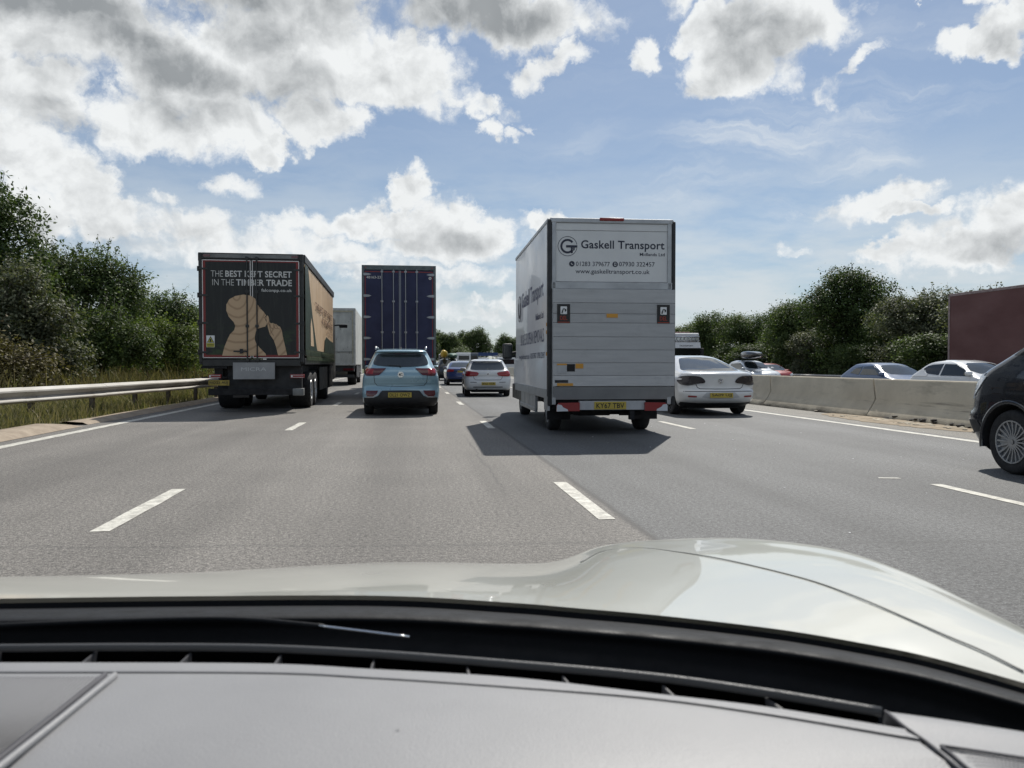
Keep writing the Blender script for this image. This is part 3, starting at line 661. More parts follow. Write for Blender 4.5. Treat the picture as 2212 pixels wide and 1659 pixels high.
def leafmat(name, c1, c2, c3=None, trans=.30, rough=.55):
    m = bpy.data.materials.new(name); m.use_nodes = True; t = m.node_tree; b = t.nodes['Principled BSDF']; o = t.nodes['Material Output']
    g = t.nodes.new('ShaderNodeNewGeometry'); rp = t.nodes.new('ShaderNodeValToRGB'); t.links.new(g.outputs['Random Per Island'], rp.inputs[0])
    e = rp.color_ramp.elements; e[0].color = (*c1, 1); e[1].color = (*c2, 1)
    if c3: q = e.new(.93); q.color = (*c3, 1); e[1].position = .9 if e[1].position > .95 else e[1].position
    oi = t.nodes.new('ShaderNodeObjectInfo'); n = t.nodes.new('ShaderNodeTexNoise'); n.inputs['Scale'].default_value = .7; t.links.new(g.outputs['Position'], n.inputs['Vector'])
    r = t.nodes.new('ShaderNodeMapRange'); t.links.new(n.outputs[0], r.inputs[0]); r.inputs[1].default_value = .3; r.inputs[2].default_value = .7; r.inputs[3].default_value = .7; r.inputs[4].default_value = 1.35
    x = t.nodes.new('ShaderNodeMix'); x.data_type = 'RGBA'; x.blend_type = 'MULTIPLY'; x.inputs[0].default_value = 1; t.links.new(rp.outputs[0], x.inputs[6]); t.links.new(r.outputs[0], x.inputs[7])
    t.links.new(x.outputs[2], b.inputs['Base Color']); b.inputs['Roughness'].default_value = rough; b.inputs['Specular IOR Level'].default_value = .18
    tr = t.nodes.new('ShaderNodeBsdfTranslucent'); y = t.nodes.new('ShaderNodeMix'); y.data_type = 'RGBA'; y.blend_type = 'MULTIPLY'; y.inputs[0].default_value = 1
    t.links.new(x.outputs[2], y.inputs[6]); y.inputs[7].default_value = (1.2, 1.3, .6, 1); t.links.new(y.outputs[2], tr.inputs[0])
    ms = t.nodes.new('ShaderNodeMixShader'); ms.inputs[0].default_value = trans; t.links.new(b.outputs[0], ms.inputs[1]); t.links.new(tr.outputs[0], ms.inputs[2]); t.links.new(ms.outputs[0], o.inputs[0])
    return m
m_grass = leafmat('grass_blades', (.055, .074, .028), (.165, .160, .075), (.32, .27, .16), .26)
m_dry = leafmat('dry_stalks', (.12, .095, .05), (.26, .21, .12), None, .25)
blades('grass', 70000, (-9.4, -6.85), (6, 60), (.10, .34), (.004, .008), m_grass, 'rough green verge grass growing around the crash barrier', 1, lambda x, y: np.clip((-6.75 - x) / .5, .15, 1))
blades('long_grass', 30000, (-15, -9.0), (10, 70), (.35, .85), (.006, .014), m_grass, 'tall unmown grass on the bank between barrier and trees', 2)
blades('dry_grass', 9000, (-15, -8.6), (8, 60), (.5, 1.1), (.004, .008), m_dry, 'dry brown seed stalks standing in the long bank grass', 4, lean=.2)

# ================================================================== trees
def leaf_cloud(name, pts, nrm, size, m, parent, r, asp=.55):
    """pts (n,3); one folded rhombus leaf at each"""
    n = len(pts); d = r.normal(size=(n, 3)); d /= np.linalg.norm(d, axis=1)[:, None]
    u = np.cross(nrm + .9 * d, r.normal(size=(n, 3))); u /= np.linalg.norm(u, axis=1)[:, None]
    w = np.cross(u, nrm + .5 * d); w /= np.maximum(1e-6, np.linalg.norm(w, axis=1))[:, None]
    s = size * r.uniform(.6, 1.35, n)[:, None]; V = np.empty((n, 4, 3))
    V[:, 0] = pts - u * s; V[:, 1] = pts + w * s * asp + .15 * s * d; V[:, 2] = pts + u * s; V[:, 3] = pts - w * s * asp + .15 * s * d
    me = bpy.data.meshes.new(name); me.vertices.add(n * 4); me.vertices.foreach_set('co', V.ravel())
    me.loops.add(n * 4); me.loops.foreach_set('vertex_index', np.arange(n * 4)); me.polygons.add(n); me.polygons.foreach_set('loop_start', np.arange(n) * 4)
    me.update(calc_edges=True); me.materials.append(m); me.validate()
    return link(bpy.data.objects.new(name, me), parent)
def crown_pts(blobs, nclump, per, clump, r, inner=.16, shellpow=.35):
    C_, Nn = [], []
    vol = np.array([b[3] * b[4] + b[4] * b[5] + b[3] * b[5] for b in blobs]); vol = vol / vol.sum()
    which = r.choice(len(blobs), nclump, p=vol); tips = []
    for i in which:
        b = blobs[i]; d = r.normal(size=3); d /= np.linalg.norm(d); d[2] = d[2] if d[2] > -.55 else -d[2]
        rad = r.random() ** shellpow if r.random() > inner else r.random() * .7
        c = np.array(b[:3]) + d * rad * np.array(b[3:6]) * r.uniform(.85, 1.1); tips.append(c)
        k = max(8, int(per * r.uniform(.5, 1.5))); cs = clump * r.uniform(.6, 1.4)
        q = r.normal(size=(k, 3)) * np.array([cs, cs, cs * .7]); C_.append(c + q)
        nn = d[None, :] * .6 + np.array([0, 0, .6]) + r.normal(size=(k, 3)) * .35; Nn.append(nn)
    return np.concatenate(C_), np.concatenate(Nn), tips
m_bark = mat('bark', (.075, .062, .048), .95, var=.4, vscale=8, bump=.6)
def make_tree(name, label, blobs, nclump, per, clump, leaf, m, seed, h0, group=None, cat='tree', loc=(0, 0, 0), twigs=0, limbs=10, rz=0, tr=.16, asp=.55):
    r = np.random.default_rng(seed); root = empty(name, loc, rz); tag(root, label, cat, group)
    P_, Nn, tips = crown_pts(blobs, nclump, per, clump, r)
    ok = P_[:, 2] > .02; P_, Nn = P_[ok], Nn[ok]
    if twigs:
        top = sorted(tips, key=lambda t: -t[2])[:max(1, nclump // 3)]; ex = []; exn = []
        tw = MB()
        for i in range(twigs):
            t = top[r.integers(len(top))]; d = np.array([r.normal(0, .45), r.normal(0, .45), 1.0]); L_ = r.uniform(.4, 1.0)
            e = t + d * L_; tw.tube([t, t + d * L_ * .5 + r.normal(0, .04, 3), e], [.012, .008, .003], 4)
            q = t[None] + d[None] * L_ * r.random((14, 1)) + r.normal(0, .05, (14, 3)); ex.append(q); exn.append(r.normal(size=(14, 3)))
        P_ = np.concatenate([P_] + ex); Nn = np.concatenate([Nn] + exn); 
    leaf_cloud('crown', P_, Nn, leaf, m, root, r, asp)
    b = MB(); zt = max(bb[2] for bb in blobs); b.tube([(0, 0, -.3), (.05, .02, h0 * .5), (.0, .1, h0), (.1, 0, zt)], [tr * 1.3, tr, tr * .8, tr * .25], 9)
    for i in range(limbs):
        t = tips[r.integers(len(tips))]; z0 = r.uniform(.35, .9) * h0; s0 = np.array([0, 0, z0]); md = s0 * .5 + t * .5 + np.array([0, 0, .15])
        b.tube([s0, md + r.normal(0, .12, 3), t], [tr * .45, tr * .28, .012], 5)
    b.build('trunk', m_bark, root, smooth=True)
    if twigs: tw.build('twigs', m_bark, root)
    return root
def copy_tree(o, loc, rz, sc, label=None, group=None):
    c = o.copy(); C.objects.link(c); c.location = loc; c.rotation_euler = (0, 0, R(rz)); c.scale = sc
    if label: c['label'] = label
    if group: c['group'] = group
    for ch in list(o.children): d = ch.copy(); C.objects.link(d); d.parent = c
    return c
m_oak = leafmat('oak_leaves', (.022, .042, .014), (.052, .090, .028), (.095, .135, .045), .28)
m_haw = leafmat('hawthorn_leaves', (.034, .062, .020), (.075, .122, .040), (.14, .18, .07), .30)
m_gre = leafmat('bright_leaves', (.048, .085, .022), (.105, .160, .045), (.20, .235, .08), .33)
m_wil = leafmat('grey_leaves', (.048, .064, .036), (.10, .118, .066), (.18, .185, .12), .26)
m_brn = leafmat('bramble_leaves', (.055, .045, .022), (.12, .085, .045), (.16, .14, .06), .22)

GL = 'trees on the bank left of the road'
# tall dark oak on the left edge
make_tree('oak_tree', 'tallest dark oak on the left bank, its crown cut by the picture edge', [(-2.8, 1, 5.8, 2.6, 2.2, 2.1), (-.6, 0, 5.7, 2.0, 2.0, 2.0), (.9, -.3, 4.7, 1.9, 1.9, 1.9), (-1.5, -1, 3.0, 3.4, 2.2, 2.0), (1.3, -.4, 2.6, 2.0, 1.8, 1.9), (-.8, 0, 1.5, 3.4, 2, 1.5)],
          1700, 52, .23, .07, m_oak, 11, 3.6, GL, loc=(-15.1, 29.5, .6), limbs=26, tr=.28, twigs=70)
make_tree('hedge_tree', 'spiky-topped tree beside the tall oak on the left bank', [(-1.4, 0, 3.9, 1.6, 1.6, 1.6), (.4, 0, 3.9, 1.8, 1.6, 1.7), (1.7, .3, 3.1, 1.3, 1.4, 1.7), (-.4, -.4, 2.0, 2.6, 1.8, 2.0), (.8, 0, 1.0, 2.4, 1.8, 1.3)],
          1050, 46, .21, .065, m_haw, 12, 2.8, GL, loc=(-14.2, 37.5, .6), limbs=18, twigs=160, tr=.2)
make_tree('hedge_tree', 'smaller round tree on the left bank right beside the timber lorry', [(-1.6, 0, 3.3, 1.7, 1.5, 1.5), (.6, 0, 3.2, 1.7, 1.5, 1.4), (2.0, .2, 2.5, 1.5, 1.4, 1.4), (0, -.4, 1.5, 2.9, 1.8, 1.5)],
          900, 44, .21, .065, m_haw, 13, 2.4, GL, loc=(-13.6, 46, .5), limbs=14, twigs=80, tr=.2)
make_tree('hedge_tree', 'low tree on the left bank, hidden for the most part by the timber lorry', [(0, 0, 3.0, 2.6, 2.0, 1.8), (1.5, 1, 2.4, 2.2, 2, 1.8), (0, 0, 1.3, 3, 2, 1.5)], 420, 40, .26, .08, m_haw, 19, 2.4, GL, loc=(-12.6, 56, .4), twigs=30)
make_tree('shrub', 'pointed grey-green shrub standing in front of the tall oak', [(0, 0, 2.6, .8, .8, 1.3), (-.5, 0, 1.8, 1.1, 1.0, 1.2), (.6, 0, 1.6, 1.1, 1.0, 1.2), (0, 0, .8, 1.9, 1.2, 1.0)],
          520, 44, .17, .055, m_wil, 14, 1.6, 'shrubs along the foot of the left trees', 'shrub', (-11.3, 25.5, .35), twigs=60, limbs=8, tr=.07)
make_tree('bramble_bush', 'brown half-dead bramble bush at the left picture edge', [(-1.3, 0, 1.1, 1.5, 1.1, 1.1), (.5, 0, .9, 1.3, 1.0, 1.0), (1.6, .3, .6, 1.2, 1.0, .8)], 300, 36, .18, .05, m_brn, 15, .9, 'shrubs along the foot of the left trees', 'shrub', (-11.3, 21.2, .25), twigs=90, limbs=16, tr=.04)
make_tree('shrub', 'dark green shrub below the gap between oak and spiky tree', [(0, 0, 1.6, 1.4, 1.1, 1.4), (1.0, 0, 1.2, 1.2, 1.0, 1.1), (-1.0, 0, 1.0, 1.2, 1.0, 1.0)], 380, 42, .18, .055, m_haw, 16, 1.2, 'shrubs along the foot of the left trees', 'shrub', (-11.2, 31, .3), twigs=30, limbs=8, tr=.06)
make_tree('shrub', 'bright green rounded shrub at the bank foot left of the timber lorry', [(0, 0, 1.7, 1.3, 1.1, 1.3), (1.2, 0, 1.4, 1.2, 1.0, 1.2), (-1.2, .2, 1.1, 1.2, 1.0, 1.0), (0, 0, .7, 2.3, 1.2, .8)], 520, 44, .18, .055, m_gre, 17, 1.2, 'shrubs along the foot of the left trees', 'shrub', (-10.9, 36.5, .3), twigs=30, limbs=8, tr=.06)
make_tree('shrub', 'bright green shrub touching the left edge of the timber lorry', [(0, 0, 1.9, 1.5, 1.2, 1.4), (1.3, 0, 1.3, 1.2, 1.0, 1.1), (-1.1, .2, 1.1, 1.4, 1.0, 1.1)], 460, 44, .19, .06, m_gre, 18, 1.2, 'shrubs along the foot of the left trees', 'shrub', (-10.4, 44, .3), twigs=20, limbs=8, tr=.06)

# right: the wood beyond the opposite carriageway
GR = 'trees beyond the opposite carriageway'
oakR = make_tree('oak_tree', 'tallest dark tree beyond the opposite carriageway, standing above its neighbours', [(-.9, 0, 7.0, 1.7, 1.6, 1.3), (.9, 0, 6.7, 1.8, 1.7, 1.3), (-2.2, 0, 5.4, 1.9, 1.8, 1.5), (2.3, 0, 5.0, 1.8, 1.8, 1.6), (0, 0, 4.6, 3.2, 2.2, 2.2), (0, 0, 2.4, 3.6, 2.4, 2.4)],
          1150, 46, .28, .085, m_oak, 21, 4.5, GR, loc=(31.0, 53.5, -.4), limbs=16, tr=.25, twigs=40)
bushR = make_tree('broadleaf_tree', 'rounded mid-green tree right of the box van, beyond the opposite carriageway', [(-1.6, 0, 4.3, 2.0, 1.8, 1.5), (.9, 0, 4.6, 2.0, 1.8, 1.5), (2.2, 0, 3.4, 1.7, 1.6, 1.6), (0, 0, 2.6, 3.2, 2.2, 2.2), (0, -.4, 1.2, 3.4, 2.2, 1.5)],
          900, 46, .28, .085, m_haw, 22, 3.0, GR, loc=(31.5, 72, -.2), limbs=12, tr=.2)
wilR = make_tree('willow_tree', 'pale grey-green tree left of the red lorry', [(-1.4, 0, 3.9, 1.9, 1.7, 1.4), (1.0, 0, 4.3, 1.9, 1.7, 1.4), (0, 0, 2.4, 2.9, 2.0, 2.0), (0, 0, 1.2, 3.2, 2.0, 1.4)],
          850, 46, .25, .075, m_wil, 23, 2.6, GR, loc=(30.6, 45.5, -.1), limbs=12, tr=.2, twigs=60)
copy_tree(bushR, (31.5, 86, -.4), 60, (1.05, 1, 1.05), 'green tree close beside the box van edge, behind the oncoming lorry cab')
copy_tree(bushR, (31.0, 79, -.3), 140, (1, 1, 1.12), 'green tree behind the oncoming lorry cab, second from the box van')
copy_tree(oakR, (31.5, 65.5, -.6), 80, (.9, .9, .82), 'dark tree with a small pointed top above the car with the roof box')
copy_tree(bushR, (30.6, 60, -.2), 200, (1, 1, 1.05), 'mid-green tree between the roof box car and the tallest right tree')
copy_tree(wilR, (29.6, 56.5, -.3), 30, (.8, .8, .72), 'low pale bush before the trunk of the tallest right tree')
copy_tree(bushR, (31.2, 48, -.5), 290, (.9, .9, .85), 'dark low tree behind the blue hatchback')
copy_tree(wilR, (30.5, 38.5, -.3), 130, (1.05, 1, .93), 'pale tree partly hidden by the red lorry')
copy_tree(oakR, (33, 33, -.8), 10, (1, 1, .72), 'dark tree hidden behind the red lorry')
copy_tree(bushR, (33, 26, -.4), 10, (1, 1, .8), 'green tree hidden behind the red lorry')
copy_tree(oakR, (35.5, 95, -.6), 222, (1, 1, .86), 'dark distant tree just showing past the edge of the box van')
copy_tree(bushR, (35.5, 104, -.4), 42, (1.2, 1.2, 1.1), 'distant green tree hidden behind the box van')
for i, (x, y, s) in enumerate(((29.2, 41, .55), (29.1, 50.5, .5), (29.3, 64.5, .55), (29.3, 71.5, .55), (29.6, 80, .6))):
    lab = ['low dark thicket between red lorry and pale tree', 'low thicket under the tallest right tree', 'low thicket just right of the roof box car', 'low thicket behind the roof box car', 'low thicket between lorry cab and roof box car'][i]
    copy_tree(bushR, (x, y, -.4), 77 * i, (s * 1.7, s * 1.3, s), lab, 'thickets at the foot of the right trees')
# centre: far trees where the road bends away
GC = 'far trees at the bend of the road'
oakC = make_tree('oak_tree', 'dark round tree right of the blue trailer, far down the road', [(-2, 0, 9.5, 4.0, 3.5, 4.0), (2.4, 0, 10.5, 4.6, 3.6, 4.2), (5, 0, 7, 3.0, 3, 3.5), (-4, 0, 6.5, 3.8, 3, 4), (0, 0, 5, 6.4, 3, 4)], 700, 46, .62, .24, m_haw, 31, 6, GC, loc=(22.0, 300, 0), tr=.5)
copy_tree(oakC, (11.5, 292, -.5), 150, (1.05, 1, .95), 'lighter round tree touching the edge of the blue trailer, far down the road')
copy_tree(oakC, (3, 280, -.5), 50, (1.2, 1, .92), 'far tree hidden behind the blue trailer')
copy_tree(oakC, (49, 400, -.5), 200, (1.15, 1, 1.12), 'thin-topped far tree between the sky gap and the box van')
copy_tree(oakC, (59, 400, -.5), 100, (1.2, 1, 1.0), 'far tree meeting the left edge of the box van')
copy_tree(oakC, (17, 285, -4.5), 80, (1.5, 1, .85), 'low far tree below the two round ones')
copy_tree(oakC, (66, 300, -6.5), 80, (1.8, 1, .85), 'low dark far tree behind the box van mirror')

# ================================================================== lorries and vans ahead (local frame: y = 0 at the tail, +y forward, x = 0 centre)
def truck_wheels(root, ys, x, r, w, dual=False, rim=m_rimdark):
    for y in ys:
        for sg in (-1, 1):
            wheel(root, sg * x, y, r, w, sg, rim, 10, .56)
def chain(b, x, y, z0, z1): b.box(x - .01, x + .01, y - .01, y + .01, z0, z1)

# ---------------------------------------------------------------- timber lorry
m_forest = nmat('forest_print'); k = m_forest
tr_ = k.noise(2.2, 6, .7, (3.5, 1, .35), k.obj); gl = k.noise(1.6, 7, .7, (1, 1, 1.8), k.obj); sepo = k.node('ShaderNodeSeparateXYZ'); k.t.links.new(k.obj, sepo.inputs[0])
c = k.mix(k.mapr(tr_, .50, .70), (.006, .007, .007), (.022, .025, .020))
low_ = k.mapr(sepo.outputs[2], 2.35, 1.7); c = k.mix(k.math('MULTIPLY', k.mapr(gl, .50, .62), low_), c, (.025, .050, .015)); k.base(c, .45); m_forest = k.m
k = nmat('timber_print'); sepo = k.node('ShaderNodeSeparateXYZ'); k.t.links.new(k.obj, sepo.inputs[0])
wv = k.node('ShaderNodeTexWave'); wv.wave_type = 'RINGS'; wv.rings_direction = 'SPHERICAL'; mp = k.node('ShaderNodeMapping'); k.si(mp, 0, k.obj); mp.inputs['Location'].default_value = (.35, 0, -2.3); mp.inputs['Scale'].default_value = (1, .0, .8); k.t.links.new(mp.outputs[0], wv.inputs[0]); wv.inputs['Scale'].default_value = 1.9; wv.inputs['Distortion'].default_value = 2.2; wv.inputs['Detail'].default_value = 3
c = k.mix(k.mapr(wv.outputs['Fac'], .75, 1.0, 0, .6), (.55, .385, .235), (.28, .17, .09)); k.base(c, .45); m_timber = k.m
m_curtain = nmat('curtain_peach'); k = m_curtain
rip = k.noise(1.0, 4, .5, (1, 2.2, .15), k.obj); c = k.mix(1.0, k.mix(k.mapr(k.noise(.8, 5, .6, src=k.obj), .35, .65), (.60, .43, .27), (.68, .50, .33)), k.mapr(rip, .3, .7, .9, 1.08), 'MULTIPLY'); k.base(c, .45); k.bump(rip, .35, .12); m_curtain = k.m
m_dgreen = mat('curtain_dark_green', (.025, .045, .028), .4, var=.5, vscale=3)
m_strap = mat('curtain_strap', (.11, .14, .075), .6, var=.5, vscale=9)
m_dark = mat('dark_frame', (.030, .031, .030), .45, var=.25, vscale=4)
m_grey = mat('grey_frame', (.20, .205, .20), .5, metal=.3, var=.3, vscale=3)
m_lift = mat('tail_lift_grey', (.30, .305, .31), .45, metal=.25, var=.2, vscale=2)
m_letw = mat('pale_lettering', (.60, .60, .58), .5)
m_liner = mat('white_border', (.72, .70, .68), .5); m_reds = mat('red_border', (.20, .022, .02), .5)
T = empty('curtainside_lorry', (-3.92, 20.75, 0), 1.5)
tag(T, 'dark curtain-sided timber lorry with a wooden head in profile on its rear doors', 'lorry')
q = lambda zx: (zx - 622) / 334.0
qz = lambda zy: 3.95 - (zy - 120) / 334.0
def P_(pts): return [(q(a), qz(b_)) for a, b_ in pts]
b = MB(); b.box(-1.25, -1.17, 0, .14, 1.25, 3.95, .01); b.box(1.17, 1.25, 0, .14, 1.25, 3.95, .01); b.box(-1.17, 1.17, 0, .14, 3.80, 3.95, .01); b.box(-1.17, 1.17, 0, .14, 1.16, 1.33, .01); b.build('rear_frame', m_dark, T)
b = MB(); b.box(-1.12, 1.12, -.012, 0, 3.83, 3.92); b.build('header_strip', m_grey, T)
for sg in (-1, 1):
    b = MB(); b.box(sg * 1.05 - .08, sg * 1.05 + .08, -.02, -.012, 3.85, 3.90); b.build('marker_lamp', m_redd, T)
for x0, x1 in ((-1.17, -.006 + .01), (.012, 1.17)):
    b = MB(); b.box(x0, x1, -.02, .05, 1.34, 3.795, .008); d = b.build('rear_door', m_forest, T)
    f = .022; X0, X1, Z0, Z1 = x0 + .012, x1 - .012, 1.36, 3.775
    b = MB(); s_ = .018
    for a in ((X0, X1, Z1 - s_, Z1), (X0, X1, Z0, Z0 + s_), (X0, X0 + s_, Z0, Z1), (X1 - s_, X1, Z0, Z1)): b.box(a[0], a[1], -.024, -.02, a[2], a[3])
    b.build('border', m_liner, d)
    b = MB(); ox = .058; e0 = (X0 + s_, X0 + s_ + ox) if x0 < 0 else (X1 - s_ - ox, X1 - s_)
    b.box(e0[0], e0[1], -.0235, -.02, Z0 + s_, Z1 - s_); b.box(X0 + s_, X1 - s_, -.0232, -.02, Z0 + s_, Z0 + s_ + .06); b.box(X0 + s_, X1 - s_, -.0232, -.02, Z1 - s_ - .03, Z1 - s_); b.build('red_band', m_reds, d)
head = P_([(388, 967), (405, 900), (430, 835), (452, 790), (485, 755), (495, 720), (482, 690), (443, 645), (424, 595), (425, 545), (448, 503), (495, 475), (560, 462), (618, 470), (655, 495), (664, 530), (690, 570), (722, 604), (741, 632), (733, 642), (742, 656), (733, 668), (746, 688), (745, 705), (733, 724), (700, 733), (672, 742), (658, 765), (650, 800), (648, 832), (660, 865), (692, 905), (735, 950), (738, 965)])
hand = P_([(741, 660), (743, 637), (752, 632), (760, 645), (768, 690), (779, 697), (795, 694), (806, 702), (822, 703), (834, 716), (852, 726), (866, 755), (872, 800), (886, 862), (907, 960), (835, 963), (818, 890), (800, 835), (770, 790), (755, 735)])
g = decal(T, head, -.025, m_timber, 'door_print', .004); hd = decal(T, hand, -.0252, m_timber, 'door_print', .004)
m_grain = mat('print_line', (.20, .12, .07), .6)
for P in ([(770, 700), (778, 735), (800, 745)], [(797, 700), (806, 735), (826, 742)], [(822, 708), (832, 740), (850, 745)], [(762, 690), (775, 760), (800, 800)], [(735, 645), (722, 652), (738, 660)], [(690, 560), (700, 575), (690, 580)]):
    Q = P_(P); b = MB()
    for p0, p1 in zip(Q, Q[1:]): b.tube([(p0[0], -.0292, p0[1]), (p1[0], -.0292, p1[1])], .006, 5)
    b.build('print_line', m_grain, hd)
text('THE', T, m_letw, (q(305), q(400), qz(318), qz(268)), -.028, bold=-.012); text('BEST KEPT SECRET', T, m_letw, (q(418), q(948), qz(318), qz(266)), -.028, bold=.022)
text('IN THE', T, m_letw, (q(316), q(486), qz(388), qz(338)), -.028, bold=-.012); text('TIMBER TRADE', T, m_letw, (q(503), q(950), qz(388), qz(336)), -.028, bold=.022)
text('falconpp.co.uk', T, m_letw, (q(704), q(950), qz(444), qz(411)), -.028, bold=.012)
for zx in (590, 668):     # locking rods with cams and keepers
    b = MB(); b.tube([(q(zx), -.045, 1.24), (q(zx), -.045, 3.86)], .017, 8)
    for z in (1.30, 2.15, 3.0, 3.82): b.box(q(zx) - .04, q(zx) + .04, -.06, -.02, z - .035, z + .035, .006)
    b.build('locking_rod', m_dark, T, angle=40)
b = MB(); b.box(q(480), q(592), -.075, -.055, qz(936), qz(924), .004); b.box(q(530), q(555), -.08, -.02, qz(948), qz(910), .004); b.build('door_handle', m_black, T)
for sg in (-1, 1):
    for z in (1.5, 2.22, 2.9, 3.55):
        b = MB(); b.box(min(sg * 1.02, sg * 1.27), max(sg * 1.02, sg * 1.27), -.035, -.02, z - .025, z + .025, .005); b.tube([(sg * 1.255, -.03, z - .06), (sg * 1.255, -.03, z + .06)], .02, 8); b.build('hinge', m_dark, T)
# warning sticker
st = decal(T, [(q(265), qz(897)), (q(330), qz(897)), (q(330), qz(800)), (q(265), qz(800))], -.0245, m_white, 'warning_sticker')
decal(st, [(q(267), qz(895)), (q(328), qz(895)), (q(328), qz(862)), (q(267), qz(862))], -.028, mat('sticker_yellow', (.55, .50, .06), .5), 'warning_panel')
decal(st, [(q(270), qz(858)), (q(326), qz(858)), (q(298), qz(806))], -.028, m_ink, 'triangle'); decal(st, [(q(278), qz(853)), (q(318), qz(853)), (q(298), qz(817))], -.0315, mat('sticker_yellow', (.55, .50, .06), .5), 'triangle')
decal(st, [(q(291), qz(851)), (q(305), qz(851)), (q(303), qz(828)), (q(293), qz(828))], -.035, m_ink, 'symbol')
for zy in (872, 886): decal(st, [(q(272), qz(zy + 3)), (q(323), qz(zy + 3)), (q(323), qz(zy - 2)), (q(272), qz(zy - 2))], -.0315, m_chassis, 'printed_line')
# side curtain: peach with the dark green forest edge sweeping over its tail
b = MB(); ny, nz = 60, 10
for sg in (-1, 1):
    b.grid([[(sg * (1.262 + .012 * math.sin(y * 5.1) * math.sin(math.pi * j / nz) + .006 * math.sin(y * 13 + j)), y, 1.42 + (3.74 - 1.42) * j / nz) for j in range(nz + 1)] for y in [.16 + 10.6 * i / ny for i in range(ny + 1)]])
cu = b.build('side_curtain', m_curtain, T, smooth=True, fix=False)
def sidepoly(P, x, m, name, parent=T, t=.006): b = MB(); b.prism_x(P, x, x + t); return b.build(name, m, parent)
sidepoly([(.15, 1.43), (.15, 3.73), (.9, 3.73), (1.2, 3.4), (1.6, 2.95), (2.1, 2.5), (2.7, 2.1), (3.2, 1.75), (3.5, 1.60), (10.7, 1.60), (10.7, 1.43)], 1.284, m_dgreen, 'curtain_print', cu)
sidepoly([(6.2, 1.61), (6.4, 2.0), (7.0, 2.12), (8.4, 2.05), (10.7, 2.0), (10.7, 1.61)], 1.284, m_dgreen, 'curtain_print', cu)
sidepoly([(1.5, 1.7), (1.45, 2.2), (1.7, 2.45), (2.1, 2.1), (2.4, 1.7)], 1.290, m_curtain, 'curtain_print', cu)
m_brown = mat('brown_lettering', (.16, .09, .06), .6)
text('THE BEST KEPT SECRET', cu, m_brown, (2.9, 9.8, 2.78, 2.99), 1.292, 'right', bold=.02); text('IN THE TIMBER TRADE', cu, m_brown, (5.2, 9.9, 2.46, 2.66), 1.292, 'right', bold=.02); text('falconpp.co.uk', cu, m_brown, (7.4, 9.9, 2.22, 2.34), 1.292, 'right')
b = MB()
for sg in (-1, 1): b.box(min(sg * 1.2, sg * 1.29), max(sg * 1.2, sg * 1.29), .14, 10.9, 3.76, 3.96, .015); b.box(min(sg * 1.2, sg * 1.275), max(sg * 1.2, sg * 1.275), .14, 10.9, 1.20, 1.36, .01)
b.box(-1.2, 1.2, 10.72, 10.85, 1.2, 3.96); b.box(-1.22, 1.22, .1, 10.8, 3.90, 3.94); b.box(-1.22, 1.22, .1, 10.8, 1.2, 1.3); b.build('body_frame', m_dark, T)
for i in range(30):       # curtain tensioning straps and buckles
    y = .35 + i * .35; b = MB(); b.box(1.292, 1.302, y, y + .05, 1.24, 1.58); b.box(1.29, 1.325, y - .02, y + .07, 1.30, 1.40, .006); b.add([(1.293, y - .10, 1.57), (1.293, y + .15, 1.57), (1.293, y + .04, 1.44)], [(0, 1, 2)]); b.build('curtain_strap', m_strap, T)
# running gear, folded tail lift, lamps, under-run bar
b = MB(); b.box(-.95, -.75, .3, 10.5, .85, 1.18); b.box(.75, .95, .3, 10.5, .85, 1.18); b.box(-.8, .8, .5, .8, .7, 1.1); b.box(-.62, 1.18, .25, .4, .48, 1.16); b.box(-.7, .9, 2.2, 2.6, .45, 1.0); b.box(-.9, .9, 5, 8.5, .5, 1.1); b.box(.7, 1.2, 4.6, 7.6, .45, 1.05, .03); b.build('chassis', m_chassis, T)
b = MB(); b.box(-1.05, 1.20, .02, .14, .44, .60, .012); b.build('underrun_bar', m_under, T)
b = MB(); b.box(.98, 1.24, .0, .3, .42, .60, .01); b.tube([(1.0, .05, .46), (1.22, .05, .50)], .03, 8); b.build('step_bracket', m_grey, T, angle=40)
p = plate(T, q(475), q(808), qz(1160), qz(1022), -.01, m_lift, 'tail_lift', .05); text('MICRA', p, mat('pale_grey_ink', (.52, .53, .54), .4), (q(540), q(740), qz(1092), qz(1062)), -.064)
for a in ((q(278), q(378)), (q(930), q(1045))):
    b = MB(); b.box(a[0], a[1], -.02, .08, qz(1152), qz(1120), .01); l = b.build('rear_lamp', m_redrefl, T); w_ = a[1] - a[0]
    b = MB(); b.box(a[0] + .02, a[0] + w_ * .18, -.026, -.02, qz(1146), qz(1126)); b.box(a[0] + w_ * .2, a[1] - .02, -.026, -.02, qz(1129), qz(1126)); b.box(a[0] + w_ * .2, a[1] - .02, -.026, -.02, qz(1147), qz(1144)); b.build('lamp_lens', m_white, l)
b = MB(); b.box(q(278), q(442), -.02, .0, qz(1212), qz(1168)); n_ = b.build('number_plate', mat('grimy_plate', (.36, .27, .05), .5, var=.3), T); text('NO22 AUJ', n_, m_ink, (q(288), q(432), qz(1203), qz(1177)), -.023, bold=.012)
b = MB(); b.box(-1.20, -.60, .02, .10, .86, .90); b.box(-1.20, -.60, .02, .06, 1.10, 1.16); b.build('lamp_bracket', m_under, T)
b = MB(); b.box(-.62, -.22, .9, .94, .34, .42, .008); b.build('mudflap', m_rimdark, T); 
for y in (2.45, 3.75): 
    for sg in (-1, 1): wheel(T, sg * 1.22, y, .50, .58, sg, m_rim, 10, .56)
for sg in (-1, 1): wheel(T, sg * 1.20, 8.3, .50, .34, sg, m_rimdark, 10, .56)
